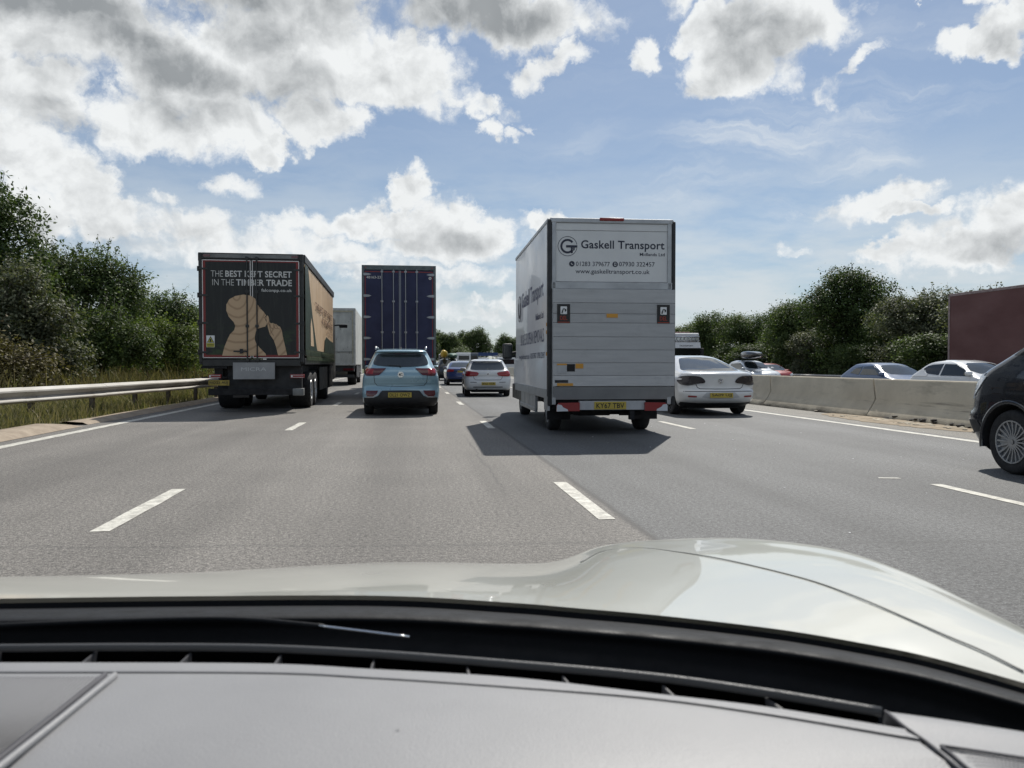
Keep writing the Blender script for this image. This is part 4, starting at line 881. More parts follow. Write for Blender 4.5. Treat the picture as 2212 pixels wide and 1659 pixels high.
b = MB(); b.box(1.24, 1.28, 4.5, 7.4, .42, 1.12, .01); b.box(-1.28, -1.24, 3.9, 7.4, .42, 1.12, .01); b.build('side_guard', m_dark, T)
b = MB(); b.box(-1.22, 1.22, 9.1, 11.0, .35, 1.2, .08); b.box(-1.22, 1.22, 10.95, 12.7, .6, 3.1, .12); b.build('cab', m_dark, T, smooth=True, angle=40)
b = MB(); b.tube([(1.2, 12.1, 2.75), (1.5, 12.2, 2.78), (1.52, 12.2, 2.75)], .03, 6); b.box(1.40, 1.72, 12.1, 12.25, 2.66, 2.80, .04); b.build('door_mirror', m_black, T)

# ---------------------------------------------------------------- white box lorry ahead of it
T2 = empty('box_lorry', (-4.40, 47.2, 0), 1.2); tag(T2, 'grubby white box lorry between the timber lorry and the blue trailer', 'lorry')
m_wbox = mat('grubby_white_box', (.56, .56, .52), .5, var=.3, vscale=2.2, stretch=(1, 1, .5)); m_crm = mat('cream_frame', (.50, .46, .34), .5, var=.25)
b = MB(); b.box(-1.25, 1.25, 0.03, 9.3, 1.18, 4.42, .03); b.build('box_body', m_wbox, T2)
b = MB()
for a in ((-1.25, -1.13, 1.15, 4.42), (1.13, 1.25, 1.15, 4.42), (-1.13, 1.13, 4.28, 4.42), (-1.13, 1.13, 1.15, 1.28)): b.box(a[0], a[1], -.03, .03, a[2], a[3], .006)
b.box(-1.0, -.98, -.02, .02, 1.3, 4.25); b.build('rear_frame', mat('pale_frame', (.52, .52, .49), .5, var=.25), T2)
b = MB(); b.box(1.06, 1.12, -.018, .02, 1.28, 4.28); b.box(-1.12, 1.06, -.018, .02, 4.21, 4.28); b.build('door_seal', m_crm, T2)
b = MB(); b.box(-1.1, 1.05, -.012, .02, 1.92, 1.94); b.build('shutter_joint', m_grey, T2)
b = MB(); random.seed(4)
for i in range(9): x, z = random.uniform(.1, 1.0), random.uniform(1.6, 4.1); b.add([(x, -.004, z), (x + .02, -.004, z), (x + random.uniform(-.03, .06), -.004, z + random.uniform(.06, .2))], [(0, 1, 2)])
b.build('scratches', m_chassis, T2)
b = MB(); b.box(-1.0, 1.15, .1, 8.9, .8, 1.15); b.box(-1.15, 1.15, .1, .25, .45, .62); b.box(.9, 1.2, 3.5, 6.5, .4, 1.1); b.box(1.22, 1.26, 1.0, 2.6, .5, 1.15); b.build('chassis', m_chassis, T2)
b = MB(); b.box(-1.2, 1.2, 9.4, 11.2, .5, 3.0, .1); b.build('cab', m_wbox, T2)
b = MB(); b.box(.55, 1.15, -.0, .06, .86, .98); b.build('rear_lamp', m_redd, T2)
for y in (1.9, 7.6):
    for sg in (-1, 1): wheel(T2, sg * 1.2, y, .48, .5, sg, m_rimdark, 10, .56)

# ---------------------------------------------------------------- blue trailer
T3 = empty('blue_trailer', (-.40, 28.0, 0), 0.2); tag(T3, 'tall navy blue box trailer with grey-framed rear doors, ahead of the light blue car', 'trailer')
u = lambda zx: (zx - 1845) / 240.0
uz = lambda zy: 4.58 - (zy - 210) / 240.0
m_navy = mat('navy_door', (.010, .015, .060), .55, var=.25, vscale=1.5); m_tfr = mat('trailer_frame', (.10, .125, .13), .55, var=.3, vscale=4); m_rod = mat('rod_grey', (.30, .32, .34), .4, metal=.4)
b = MB(); b.box(-1.255, -1.17, -.02, .12, 1.05, 4.58, .012); b.box(1.17, 1.255, -.02, .12, 1.05, 4.58, .012); b.box(-1.17, 1.17, -.02, .12, 4.42, 4.58, .012); b.box(-1.17, 1.17, -.02, .12, 1.0, 1.16, .012); b.build('rear_frame', m_tfr, T3)
b = MB(); b.box(-1.25, 1.25, .1, 13.5, 1.12, 4.56, .02); b.build('trailer_body', m_navy, T3)
for x0, x1 in ((-1.165, -.004), (.008, 1.165)):
    b = MB(); b.box(x0, x1, -.02, .05, 1.17, 4.40, .008); d = b.build('rear_door', m_navy, T3)
    b = MB(); e = (x0 + .018, x0 + .042) if x0 < 0 else (x1 - .042, x1 - .018); b.box(e[0], e[1], -.023, -.02, 1.2, 4.36); b.box(x0 + .015, x1 - .015, -.0228, -.02, 4.34, 4.372); b.build('red_band', m_reds, d)
for zx in (1707, 1800, 1898, 1990):
    b = MB(); b.tube([(u(zx), -.05, 1.1), (u(zx), -.05, 4.44)], .015, 8)
    for z in (1.25, 2.3, 3.35, 4.36): b.box(u(zx) - .045, u(zx) + .045, -.06, -.02, z - .03, z + .03, .006)
    b.build('locking_rod', m_rod, T3, angle=40)
b = MB(); b.box(u(1848) - .012, u(1848) + .006, -.035, -.02, 1.17, 4.4); b.box(u(1858) - .008, u(1858) + .008, -.035, -.02, 1.17, 4.4); b.build('centre_seal', m_rod, T3)
for sg in (-1, 1):
    for zy in (285, 460, 633, 805, 978):
        z = uz(zy); b = MB(); pl = [(sg * .93, z), (sg * 1.02, z + .035), (sg * 1.16, z + .045), (sg * 1.20, z + .03), (sg * 1.20, z - .03), (sg * 1.16, z - .045), (sg * 1.02, z - .035)]; b.prism_y(pl if sg > 0 else pl[::-1], -.035, -.02); b.build('hinge', m_rod, T3)
text('48163-23', T3, m_letw, (u(1582), u(1698), uz(320), uz(299)), -.024, bold=.005)
rg = decal(T3, disc(u(2098), uz(313), .05, 24), -.023, m_letw, 'badge'); text('H', rg, m_navy, (u(2092), u(2104), uz(319), uz(307)), -.028, bold=.02)
b = MB(); b.box(-1.16, -1.09, -.03, -.02, 4.47, 4.52); b.box(1.09, 1.16, -.03, -.02, 4.47, 4.52); b.build('marker_lamp', m_redd, T3)
b = MB(); b.box(-1.2, 1.2, .1, 13, .75, 1.05); b.box(-1.2, 1.2, .0, .15, .45, .60); b.box(-1.22, -1.1, .5, 4.6, .5, 1.1); b.build('chassis', m_chassis, T3)
b = MB(); b.box(-1.15, -.6, -.02, .05, .62, .78, .01); b.build('rear_lamp', m_redd, T3); b = MB(); b.box(.6, 1.15, -.02, .05, .62, .78, .01); b.build('rear_lamp', m_redd, T3)
for y in (1.6, 2.9, 4.2):
    for sg in (-1, 1): wheel(T3, sg * 1.22, y, .50, .42, sg, m_rimdark, 10, .56)
b = MB(); b.box(-1.22, 1.22, 14.3, 16.3, .5, 3.6, .1); b.build('cab', m_tfr, T3)

# ---------------------------------------------------------------- box van (Luton) on the right
V = empty('box_van', (3.38, 13.45, 0), -1.3); tag(V, 'large white box van with tail lift, in the lane right of the bonnet', 'van')
a_ = lambda zx: (zx - 823) / 404.0
az_ = lambda zy: 3.66 - (zy - 97) / 404.0
m_vw = mat('van_white_panel', (.74, .75, .76), .34, coat=.22, var=.04, vscale=1.2, bump=.02, bscale=.8)
m_vwm = mat('van_white_shutter', (.68, .69, .69), .4, var=.06, vscale=2)
m_ink2 = mat('navy_lettering', (.018, .022, .045), .45)
HL = 5.15
b = MB(); b.box(-1.09, 1.09, .06, HL, .70, 3.64, .05); b.build('box_body', m_vw, V, angle=40)
b = MB()
for sg in (-1, 1): b.box(min(sg * 1.05, sg * 1.10), max(sg * 1.05, sg * 1.10), .05, HL, 3.585, 3.665, .02)
b.box(-1.06, 1.06, -.03, .1, 3.575, 3.665, .02)
for sg in (-1, 1): b.box(min(sg * .96, sg * 1.03), max(sg * .96, sg * 1.03), -.03, .08, .52, 3.59, .01)
b.build('body_trim', m_alu, V)
b = MB()
for sg in (-1, 1): b.box(min(sg * 1.03, sg * 1.10), max(sg * 1.03, sg * 1.10), -.035, .10, .50, 3.63, .02)
b.build('rubber_corner', m_black, V, smooth=True, angle=40)
b = MB(); b.box(a_(735), a_(903), -.055, .0, az_(113), az_(92), .012); b.build('high_brake_light', m_redrefl, V, smooth=True)
b = MB(); b.box(a_(405), a_(1240), -.012, .06, az_(178), az_(130), .004); b.build('shutter_header', m_vwm, V)
b = MB(); b.box(a_(405), a_(1240), -.008, .06, az_(527), az_(180), .004); sh = b.build('shutter', m_vwm, V)
b = MB(); b.box(a_(405), a_(1245), -.03, .05, az_(577), az_(529), .008); b.build('shutter_rail', m_alu, V)
# logo ring, GT monogram, lettering
decal(sh, ring(a_(515), az_(287), .158, .166, 10, 350), -.009, m_ink2, 'logo_ring')
decal(sh, ring(a_(515), az_(287), .088, .122, 38, 322), -.009, m_ink2, 'logo')
decal(sh, [(a_(505), az_(296)), (a_(582), az_(296)), (a_(582), az_(280)), (a_(505), az_(280))], -.010, m_ink2, 'logo'); decal(sh, [(a_(538), az_(335)), (a_(551), az_(333)), (a_(551), az_(296)), (a_(538), az_(296))], -.009, m_ink2, 'logo')
decal(sh, [(a_(554), az_(318)), (a_(564), az_(312)), (a_(564), az_(296)), (a_(554), az_(296))], -.009, m_ink2, 'logo')
text('Gaskell Transport', sh, m_ink2, (a_(608), a_(1190), az_(318), az_(244)), -.010, bold=.018); text('Midlands Ltd', sh, m_ink2, (a_(1017), a_(1192), az_(347), az_(325)), -.010, bold=.014)
text('01283 379677', sh, m_ink2, (a_(573), a_(808), az_(421), az_(390)), -.010, bold=.006); text('07930 322457', sh, m_ink2, (a_(872), a_(1122), az_(419), az_(388)), -.010, bold=.006)
text('www.gaskelltransport.co.uk', sh, m_ink2, (a_(570), a_(1087), az_(480), az_(440)), -.010, bold=.006)
for zx in (545, 845): decal(sh, disc(a_(zx), az_(406), .047), -.009, m_ink2, 'phone_icon')
decal(sh, ring(a_(549), az_(402), .016, .026, 170, 290, 10), -.013, m_vwm, 'phone_icon'); decal(sh, rrect(a_(838), a_(852), az_(417), az_(395), .004), -.013, m_vwm, 'phone_icon'); decal(sh, rrect(a_(841), a_(849), az_(412), az_(399), .002), -.0155, m_ink2, 'phone_icon')
# tail lift platform of aluminium planks
rows = [578, 672, 746, 808, 903, 992, 1080, 1166, 1240]; shades = [.42, .37, .385, .40, .40, .42, .43, .49]
lift = empty('tail_lift', (0, 0, 0), 0, V)
m_pl = [nmat('lift_plank_%s' % w_) for w_ in ('grey', 'dull', 'mid', 'pale', 'soft', 'clean', 'light', 'bright')]
for i, (r0, r1) in enumerate(zip(rows, rows[1:])):
    k = m_pl[i]; s_ = shades[i]; n1 = k.noise(1.5, 6, .7, (1, 1, 9), k.obj); n2 = k.noise(3, 7, .7, (1, 1, 1), k.obj)
    c = k.mix(k.mapr(n1, .3, .7), (s_ * .88, s_ * .89, s_ * .90), (s_ * 1.08, s_ * 1.09, s_ * 1.10)); c = k.mix(k.mapr(n2, .55, .75, 0, .35), c, (s_ * .6, s_ * .6, s_ * .6)); k.base(c, .42); k.si(k.b, 'Metallic', .35)
    b = MB(); b.box(a_(412), a_(1258), -.075 - .001 * (i % 2), -.02, az_(r1) + .003, az_(r0) - .001, .003); b.build('platform_plank', k.m, lift)
b = MB(); b.add([(a_(412), -.08, az_(1243)), (a_(1258), -.08, az_(1243)), (a_(1258), -.02, az_(1330)), (a_(412), -.02, az_(1330)), (a_(412), .1, az_(1330)), (a_(1258), .1, az_(1330)), (a_(1258), .0, az_(1243)), (a_(412), .0, az_(1243))], [(0, 1, 2, 3), (3, 2, 5, 4), (4, 5, 6, 7), (0, 3, 4, 7), (1, 6, 5, 2)]); b.build('platform_edge', m_lift, lift)
m_or = mat('dark_orange', (.36, .045, .02), .5)
for x0, x1 in ((440, 528), (1132, 1220)):
    s = decal(lift, [(a_(x0), az_(810)), (a_(x1), az_(810)), (a_(x1), az_(682)), (a_(x0), az_(682))], -.078, m_ink, 'flap_sign', .01)
    c0 = (x0 + x1) / 2
    decal(s, rrect(a_(c0 - 22), a_(c0 + 22), az_(750), az_(698), .01), -.090, m_white, 'sign_mark')
    decal(s, ring(a_(c0 + 2), az_(722), .012, .026, -30, 210, 14), -.0935, m_ink, 'sign_mark'); decal(s, [(a_(c0 - 16), az_(744)), (a_(c0 - 8), az_(744)), (a_(c0 - 2), az_(722)), (a_(c0 - 12), az_(726))], -.0935, m_ink, 'sign_mark'); decal(s, [(a_(c0 + 8), az_(735)), (a_(c0 + 18), az_(728)), (a_(c0 + 16), az_(715)), (a_(c0 + 8), az_(716))], -.0935, m_ink, 'sign_mark')
    text('DEL', s, m_or, (a_(c0 - 25), a_(c0 + 25), az_(790), az_(762)), -.090, bold=.012)
    b = MB(); b.box(a_(x0 + 4), a_(x1 - 4), -.092, -.089, az_(807), az_(802)); b.build('red_strip', m_or, s)
for bx_, mm in (((780, 858, 745, 772), m_orange), ((440, 505, 1088, 1150), m_alu), ((440, 507, 1085, 1096), m_orange), ((508, 562, 1088, 1138), m_gap), ((566, 620, 1085, 1118), m_orange), ((425, 516, 1196, 1215), m_chassis), ((440, 550, 1218, 1236), m_orange)):
    decal(lift, [(a_(bx_[0]), az_(bx_[3])), (a_(bx_[1]), az_(bx_[3])), (a_(bx_[1]), az_(bx_[2])), (a_(bx_[0]), az_(bx_[2]))], -.0785 - .0015 * (bx_[2] % 4), mm, 'sticker', .003)
# lamps, plate, rear panel
b = MB(); b.box(a_(598), a_(1058), -.03, .1, az_(1402), az_(1340), .006); b.build('rear_panel', mat('rear_panel_grey', (.46, .47, .48), .45, var=.15), V)
b = MB(); b.box(a_(700), a_(922), -.045, -.03, az_(1398), az_(1345)); n_ = b.build('number_plate', m_plate, V); text('KY67 TBV', n_, m_ink, (a_(714), a_(908), az_(1390), az_(1354)), -.048, bold=.014)
for sg in (-1, 1):
    X = lambda v_: a_(v_) if sg < 0 else -a_(v_) + .0
    pl = [(X(438), az_(1372)), (X(452), az_(1353)), (X(596), az_(1350)), (X(596), az_(1408)), (X(520), az_(1408)), (X(438), az_(1410))]
    l = decal(V, pl if sg < 0 else pl[::-1], -.03, m_redrefl, 'rear_lamp', .05)
    pl = [(X(438), az_(1374)), (X(444), az_(1362)), (X(470), az_(1366)), (X(482), az_(1382)), (X(512), az_(1396)), (X(516), az_(1408)), (X(438), az_(1410))]; decal(l, pl if sg < 0 else pl[::-1], -.081, m_clear, 'lamp_lens', .004)
# side: skirts, lettering
b = MB()
for sg in (-1, 1): b.box(min(sg * 1.06, sg * 1.105), max(sg * 1.06, sg * 1.105), .1, HL, .62, .78, .006)
b.box(-1.10, -1.06, .0, .42, .42, .66); b.build('lower_rail', m_alu, V)
b = MB()
for y0, y1 in ((1.75, 2.6), (2.65, 3.5), (3.55, 4.2)): b.box(-1.07, -1.03, y0, y1, .34, .62)
b.box(-1.085, -1.04, 1.7, 4.3, .30, .38, .01); b.box(-1.085, -1.04, 1.7, 1.8, .30, .64); b.box(1.04, 1.085, 1.7, 4.3, .30, .64); b.build('side_guard', m_alu, V)
m_sidel = mat('blue_lettering', (.03, .045, .12), .45)
def lt(s, y0, y1, z0, z1, **k): return text(s, V, m_sidel, (-y1, -y0, z0, z1), -1.093, 'left', **k)
b = MB(); rr_ = ring(4.35, 2.42, .27, .285, 0, 360, 40); b.prism_x(rr_, -1.095, -1.091); b.prism_x(ring(4.35, 2.42, .15, .21, 140, 400, 30), -1.095, -1.091); b.build('logo', m_ink2, V)
lt('Gaskell Transport', .55, 3.85, 2.30, 2.72, bold=.018); lt('Midlands Ltd', .55, 1.6, 2.02, 2.14, bold=.014)
lt('UK & EUROPEAN REMOVALS', .5, 4.1, 1.60, 1.84); lt('www.gaskelltransport.co.uk   01283 379677   07930 322457', .4, 4.4, 1.28, 1.42, bold=.004)
for y, z in ((.12, 1.85), (.12, 1.72), (.14, 1.35)): b = MB(); b.box(-1.10, -1.09, y, y + .05, z, z + .06); b.build('side_marker', m_orange, V)
# cab
b = MB(); cabp = [(4.9, .55), (4.9, 2.35), (5.35, 2.42), (5.6, 2.36), (6.35, 1.55), (7.0, 1.30), (7.18, 1.1), (7.2, .45), (6.9, .35), (4.9, .35)]
o_ = MB(); n_ = 8
for i in range(n_ + 1):
    t = -1 + 2 * i / n_
o_.prism_x(cabp, -.93, .93); cabo = o_.build('cab', m_vw, V, angle=35)
md = cabo.modifiers.new('bev', 'BEVEL'); md.width = .09; md.segments = 3; md.limit_method = 'ANGLE'
b = MB(); b.prism_x([(5.3, 1.45), (5.35, 2.2), (5.65, 2.2), (6.25, 1.5)], -.955, -.93); b.build('side_window', m_glass, V)
b = MB(); b.box(-.97, -.90, 5.0, 7.1, .36, .72, .02); b.build('sill_moulding', m_dark, V)
b = MB(); b.box(-1.31, -1.07, 6.05, 6.2, 1.33, 1.71, .05); mr = b.build('door_mirror', m_black, V, smooth=True); b = MB(); b.tube([(-.92, 6.15, 1.5), (-1.2, 6.12, 1.45)], .035, 8); b.tube([(-.92, 6.15, 1.4), (-1.15, 6.12, 1.40)], .03, 8); b.build('mirror_arm', m_black, mr); b = MB(); b.box(-1.285, -1.095, 6.03, 6.06, 1.37, 1.67, .01); b.build('mirror_glass', m_glass, mr)
for sg in (-1, 1):
    wheel(V, sg * .93, 1.22, .345, .22, sg, m_rim, 10, .6); wheel(V, sg * .90, 5.85, .345, .22, sg, m_rim, 10, .6)
    b = MB(); b.box(min(sg * .58, sg * 1.0), max(sg * .58, sg * 1.0), .72, .75, .22, .62); b.build('mudflap', m_under, V)
b = MB(); b.box(-.6, .6, .3, 6.8, .38, .66); b.box(-.55, .1, .5, 1.0, .30, .5, .03); b.box(-.7, .7, 1.1, 1.35, .28, .42, .03); b.tube([(.25, .5, .34), (.62, .45, .34)], .04, 10); b.box(.32, .40, .0, .12, .26, .42); b.box(-1.0, 1.0, .1, .2, .45, .6); b.build('chassis', m_under, V)

# ================================================================== cars
def sym(h): return h + [(-x, z) for x, z in reversed(h) if abs(x) > 1e-6]
def paint(name, c, metal=.0, rough=.28, coat=1.0): return mat(name, c, rough, metal, coat, var=.05, vscale=3)
def make_car(name, label, loc, rz, L_, rear, front, width, pm, wheels, group=None, cat='car', bow_r=.10, bow_f=.22, rad=.24, tp=None, wr=.32, wx=None, track=None, rim=m_rim, spokes=10, mirrors=None, mpaint=None, arch=.055):
    root = empty(name, loc, rz); tag(root, label, cat, group)
    vs, fs = car_mesh(rear, front, width, bow_r, bow_f, rad, tp)
    W_ = max(w for _, w in width)
    B = Body(root, vs, fs, pm, [(y, wr, wr + arch, W_ - .26) for y in wheels]); B.W = W_
    for y in wheels:
        for sg in (-1, 1): wheel(root, sg * (W_ - .025), y, wr, .215, sg, rim, spokes, .68)
    b = MB(); b.box(-W_ + .28, W_ - .28, wheels[0] - .5, wheels[1] + .5, .16, .40); b.tube([(-W_ + .2, wheels[0], wr), (W_ - .2, wheels[0], wr)], .05, 8); b.build('underbody', m_under, root)
    if mirrors: mirror_pair(root, W_ - .13, mirrors[0], mirrors[1], mpaint or pm)
    return root, B
def sides(B, name, poly, m, **k):
    for d in ('left', 'right'): B.patch(name, d, poly, m, **k)
# ---- light blue SUV straight ahead
pm = paint('ice_blue_paint', (.265, .425, .51), .25)
root, B = make_car('family_suv', 'light blue compact SUV in the middle lane, right behind the navy trailer', (-.24, 19.0, 0), 0, 4.3,
    [(.22, .20), (.30, .05), (.42, .0), (.56, .01), (.63, .05), (.72, .07), (.92, .035), (1.04, .07), (1.13, .16), (1.30, .34), (1.46, .50), (1.49, .40), (1.53, .40), (1.56, .60), (1.585, .95)],
    [(.22, 4.1), (.35, 4.24), (.6, 4.30), (.8, 4.22), (.95, 3.9), (1.05, 3.35), (1.12, 3.1), (1.35, 2.72), (1.5, 2.4), (1.56, 2.2), (1.585, 2.0)],
    [(.22, .80), (.30, .87), (.45, .90), (.70, .905), (.92, .885), (1.04, .84), (1.13, .785), (1.30, .715), (1.45, .645), (1.53, .59), (1.57, .52), (1.585, .42)], pm, (.88, 3.45), wr=.335, mirrors=(2.75, 1.10), mpaint=pm, bow_r=.13)
B.patch('rear_window', 'rear', chaikin(sym([(0, 1.475), (.50, 1.47), (.585, 1.40), (.655, 1.22), (.60, 1.18), (.30, 1.145), (0, 1.135)]), 2), m_glass, .006)
B.patch('high_brake_lamp', 'rear', rrect(-.16, .16, 1.445, 1.462, .006), m_redd, .016)
for s in (-1, 1):
    f = lambda P, s=s: [(s * x, z) for x, z in P]
    l = B.patch('tail_lamp', 'rear', f([(.34, 1.105), (.56, 1.10), (.835, 1.115), (.825, .98), (.79, .935), (.70, .93), (.50, .95), (.42, 1.02)]), m_redd, .016)
    B.patch('lamp_inner', 'rear', f([(.62, 1.08), (.80, 1.085), (.79, .99), (.64, .965)]), m_red, .020, parent=l)
    r_ = B.patch('bumper_reflector', 'rear', f([(.52, .588), (.79, .588), (.80, .50), (.77, .46), (.60, .455), (.56, .50)]), m_redd, .012)
    B.line('bumper_trim', 'rear', f([(.46, .585), (.56, .49), (.63, .445), (.80, .44)]), .026, m_alu, .014)
    b = MB(); b.tube([(s * .60, .75, 1.56), (s * .605, .95, 1.625), (s * .60, 2.1, 1.625), (s * .58, 2.3, 1.57)], [.018, .022, .022, .015], 8); b.build('roof_rail', m_chrome if s > 0 else m_alu, root, smooth=True)
    B.line('tailgate_seam', 'rear', f([(.61, 1.11), (.615, .90), (.60, .78), (.54, .705), (.0, .69)]), .012, m_gap)
B.patch('lower_bumper', 'rear', sym([(0, .595), (.43, .59), (.53, .47), (.62, .43), (.905, .425), (.90, .26), (.80, .225), (0, .225)]), m_black, .008)
B.line('bumper_crease', 'rear', [(-.52, .355), (-.48, .375), (.48, .375), (.52, .355)], .010, m_chassis, .014)
B.line('crease', 'rear', [(-.80, .745), (.80, .745)], .006, m_gap, .002)
B.num('DL21 OWZ', -.02, .492, .54, .112)
h, _ = B.hit('rear', 0, .965); yb = h.y - .012
oc = [(.072 * math.cos(R(22.5 + 45 * i)), .965 + .072 * math.sin(R(22.5 + 45 * i))) for i in range(8)]; bd = decal(root, oc, yb, m_chrome, 'badge', .008); text('MG', bd, m_gap, (-.042, .042, .93, 1.0), yb - .010, bold=.02)
b = MB(); b.tube([(.0, .175 + .0, 1.14), (-.02, .16, 1.155)], .022, 8); b.tube([(-.01, .18, 1.165), (-.30, .225, 1.185)], .010, 6); b.build('rear_wiper', m_black, root)
b = MB(); b.add([(-.012, .75, 1.575), (.012, .75, 1.575), (.006, .88, 1.575), (-.006, .88, 1.575), (0, .86, 1.64), (0, .89, 1.64)], [(0, 1, 5, 4), (0, 4, 3), (1, 2, 5), (3, 4, 5, 2), (0, 3, 2, 1)]); b.build('aerial', m_black, root)
sides(B, 'side_window', [(.75, 1.12), (.85, 1.20), (1.05, 1.40), (2.3, 1.43), (2.7, 1.28), (3.0, 1.10), (1.9, 1.06)], m_glassd); sides(B, 'sill_cladding', [(1.3, .42), (3.0, .42), (3.0, .24), (1.3, .24)], m_black)
# ---- white hatchback, third lane
pm = paint('white_paint', (.66, .68, .69), .0, .25)
root, B = make_car('hatchback', 'white hatchback in the third lane, left of the box van', (2.84, 30.0, 0), -2.0, 4.3,
    [(.20, .22), (.28, .05), (.45, .0), (.66, .02), (.72, .07), (.86, .05), (.98, .12), (1.02, .20), (1.28, .55), (1.34, .50), (1.37, .66), (1.40, .95)],
    [(.2, 4.1), (.4, 4.28), (.62, 4.3), (.78, 4.1), (.92, 3.3), (1.0, 3.0), (1.25, 2.5), (1.37, 2.2), (1.40, 2.0)],
    [(.2, .78), (.3, .85), (.6, .88), (.82, .87), (.98, .80), (1.05, .755), (1.25, .66), (1.35, .60), (1.38, .55), (1.40, .45)], pm, (.75, 3.45), wr=.315, mirrors=(2.65, 1.0))
B.patch('rear_window', 'rear', chaikin(sym([(0, 1.32), (.50, 1.315), (.57, 1.25), (.655, 1.02), (.60, .995), (0, .99)]), 1), m_glass, .006)
for s in (-1, 1):
    f = lambda P, s=s: [(s * x, z) for x, z in P]
    B.patch('tail_lamp', 'rear', chaikin(f([(.34, .90), (.60, .93), (.80, .965), (.84, .82), (.80, .75), (.42, .77), (.35, .82)]), 1), m_red, .016)
    B.line('tailgate_seam', 'rear', f([(.55, .80), (.52, .68), (.46, .625), (0, .62)]), .014, m_gap); B.line('bumper_slot', 'rear', f([(.42, .535), (.66, .54)]), .02, m_gap)
B.patch('lower_slot', 'rear', rrect(-.55, .55, .345, .375, .01), m_gap, .006); B.patch('lower_bumper', 'rear', sym([(0, .27), (.5, .26), (.8, .25), (.78, .21), (0, .21)]), m_black, .006)
B.num('BF65 XGR', .02, .485, .52, .11)
h, _ = B.hit('rear', 0, .84); bd = decal(root, disc(0, .84, .042), h.y - .006, m_chrome, 'badge', .006); decal(bd, disc(0, .84, .034), h.y - .013, m_ink, 'badge_disc'); decal(bd, [(0, .84), (.024, .84), (.017, .823), (0, .816)], h.y - .0165, m_white, 'badge_disc'); decal(bd, [(0, .84), (-.024, .84), (-.017, .857), (0, .864)], h.y - .0165, m_white, 'badge_disc')
b = MB(); b.tube([(.0, .2, 1.01), (.0, .19, 1.03)], .02, 8); b.tube([(0, .2, 1.03), (.33, .30, 1.065)], .010, 6); b.build('rear_wiper', m_black, root)
b = MB(); b.box(-.02, .02, .9, 1.05, 1.38, 1.44, .015); b.build('aerial', m_white, root)
sides(B, 'side_window', [(.75, 1.03), (.9, 1.22), (1.1, 1.30), (2.1, 1.31), (2.55, 1.15), (2.85, .98), (1.9, .98)], m_glassd)
b = MB(); b.tube([(-.42, .06, .26), (-.42, -.02, .26)], .035, 10); b.build('exhaust_pipe', m_gap, root)
# ---- white coupe-saloon, fourth lane
pm = paint('pearl_white_paint', (.70, .71, .71), .0, .2)
root, B = make_car('coupe_saloon', 'white saloon with dark smoked tail lamps in the outer lane, beside the box van', (7.13, 18.0, 0), 0, 4.8,
    [(.20, .40), (.30, .10), (.40, .0), (.56, .0), (.60, .05), (.66, .07), (.90, .06), (.985, .03), (1.02, .12), (1.045, .55), (1.20, 1.05), (1.36, 1.62), (1.41, 1.95), (1.43, 2.25)],
    [(.2, 4.6), (.4, 4.78), (.6, 4.8), (.8, 4.55), (.93, 3.7), (1.0, 3.4), (1.3, 2.85), (1.41, 2.6), (1.43, 2.5)],
    [(.2, .80), (.3, .88), (.6, .925), (.85, .92), (.98, .86), (1.045, .80), (1.2, .71), (1.34, .62), (1.40, .55), (1.43, .40)], pm, (1.0, 3.7), wr=.33, mirrors=(3.1, 1.02), bow_r=.17, rad=.30, rim=m_rimdark)
B.patch('rear_window', 'rear', chaikin(sym([(0, 1.385), (.42, 1.365), (.52, 1.30), (.64, 1.16), (.72, 1.062), (.60, 1.056), (0, 1.056)]), 2), m_glass, .006, res=.05)
for s in (-1, 1):
    f = lambda P, s=s: [(s * x, z) for x, z in P]
    B.patch('tail_lamp', 'rear', chaikin(f([(.34, .77), (.40, .88), (.52, .935), (.72, .945), (.905, .92), (.915, .78), (.86, .72), (.70, .71), (.55, .755)]), 2), m_smoke, .018)
    B.line('boot_seam', 'rear', f([(.58, .76), (.54, .67), (.48, .635), (0, .63)]), .014, m_gap); B.line('bumper_reflector', 'rear', f([(.57, .455), (.76, .465)]), .035, m_redrefl, .01)
B.patch('plate_recess', 'rear', sym([(0, .555), (.34, .555), (.46, .44), (.30, .415), (0, .415)]), mat('pearl_recess', (.45, .46, .47), .4), .003)
B.line('bumper_seam', 'rear', [(-.85, .575), (.85, .575)], .012, m_gap); B.patch('lower_bumper', 'rear', sym([(0, .31), (.5, .305), (.86, .33), (.84, .21), (0, .21)]), m_black, .008)
B.num('SA09 UJJ', .0, .485, .54, .112)
h, _ = B.hit('rear', 0, .82); yb = h.y - .004; bd = decal(root, disc(0, .82, .064, 36), yb, m_chrome, 'badge', .008); decal(bd, disc(0, .82, .052, 36), yb - .008, m_rimdark, 'badge_disc')
b = MB()
for P in ([(-.020, .862), (0, .832), (.020, .862)], [(-.046, .842), (-.022, .778), (0, .822), (.022, .778), (.046, .842)]):
    for p0, p1 in zip(P, P[1:]): b.tube([(p0[0], yb - .014, p0[1]), (p1[0], yb - .014, p1[1])], .0065, 6)
b.build('badge_letters', m_chrome, bd)
sides(B, 'side_window', [(1.3, 1.075), (1.55, 1.21), (2.0, 1.34), (2.6, 1.345), (3.0, 1.2), (3.35, 1.03), (2.2, 1.04)], m_glassd, off=.005)
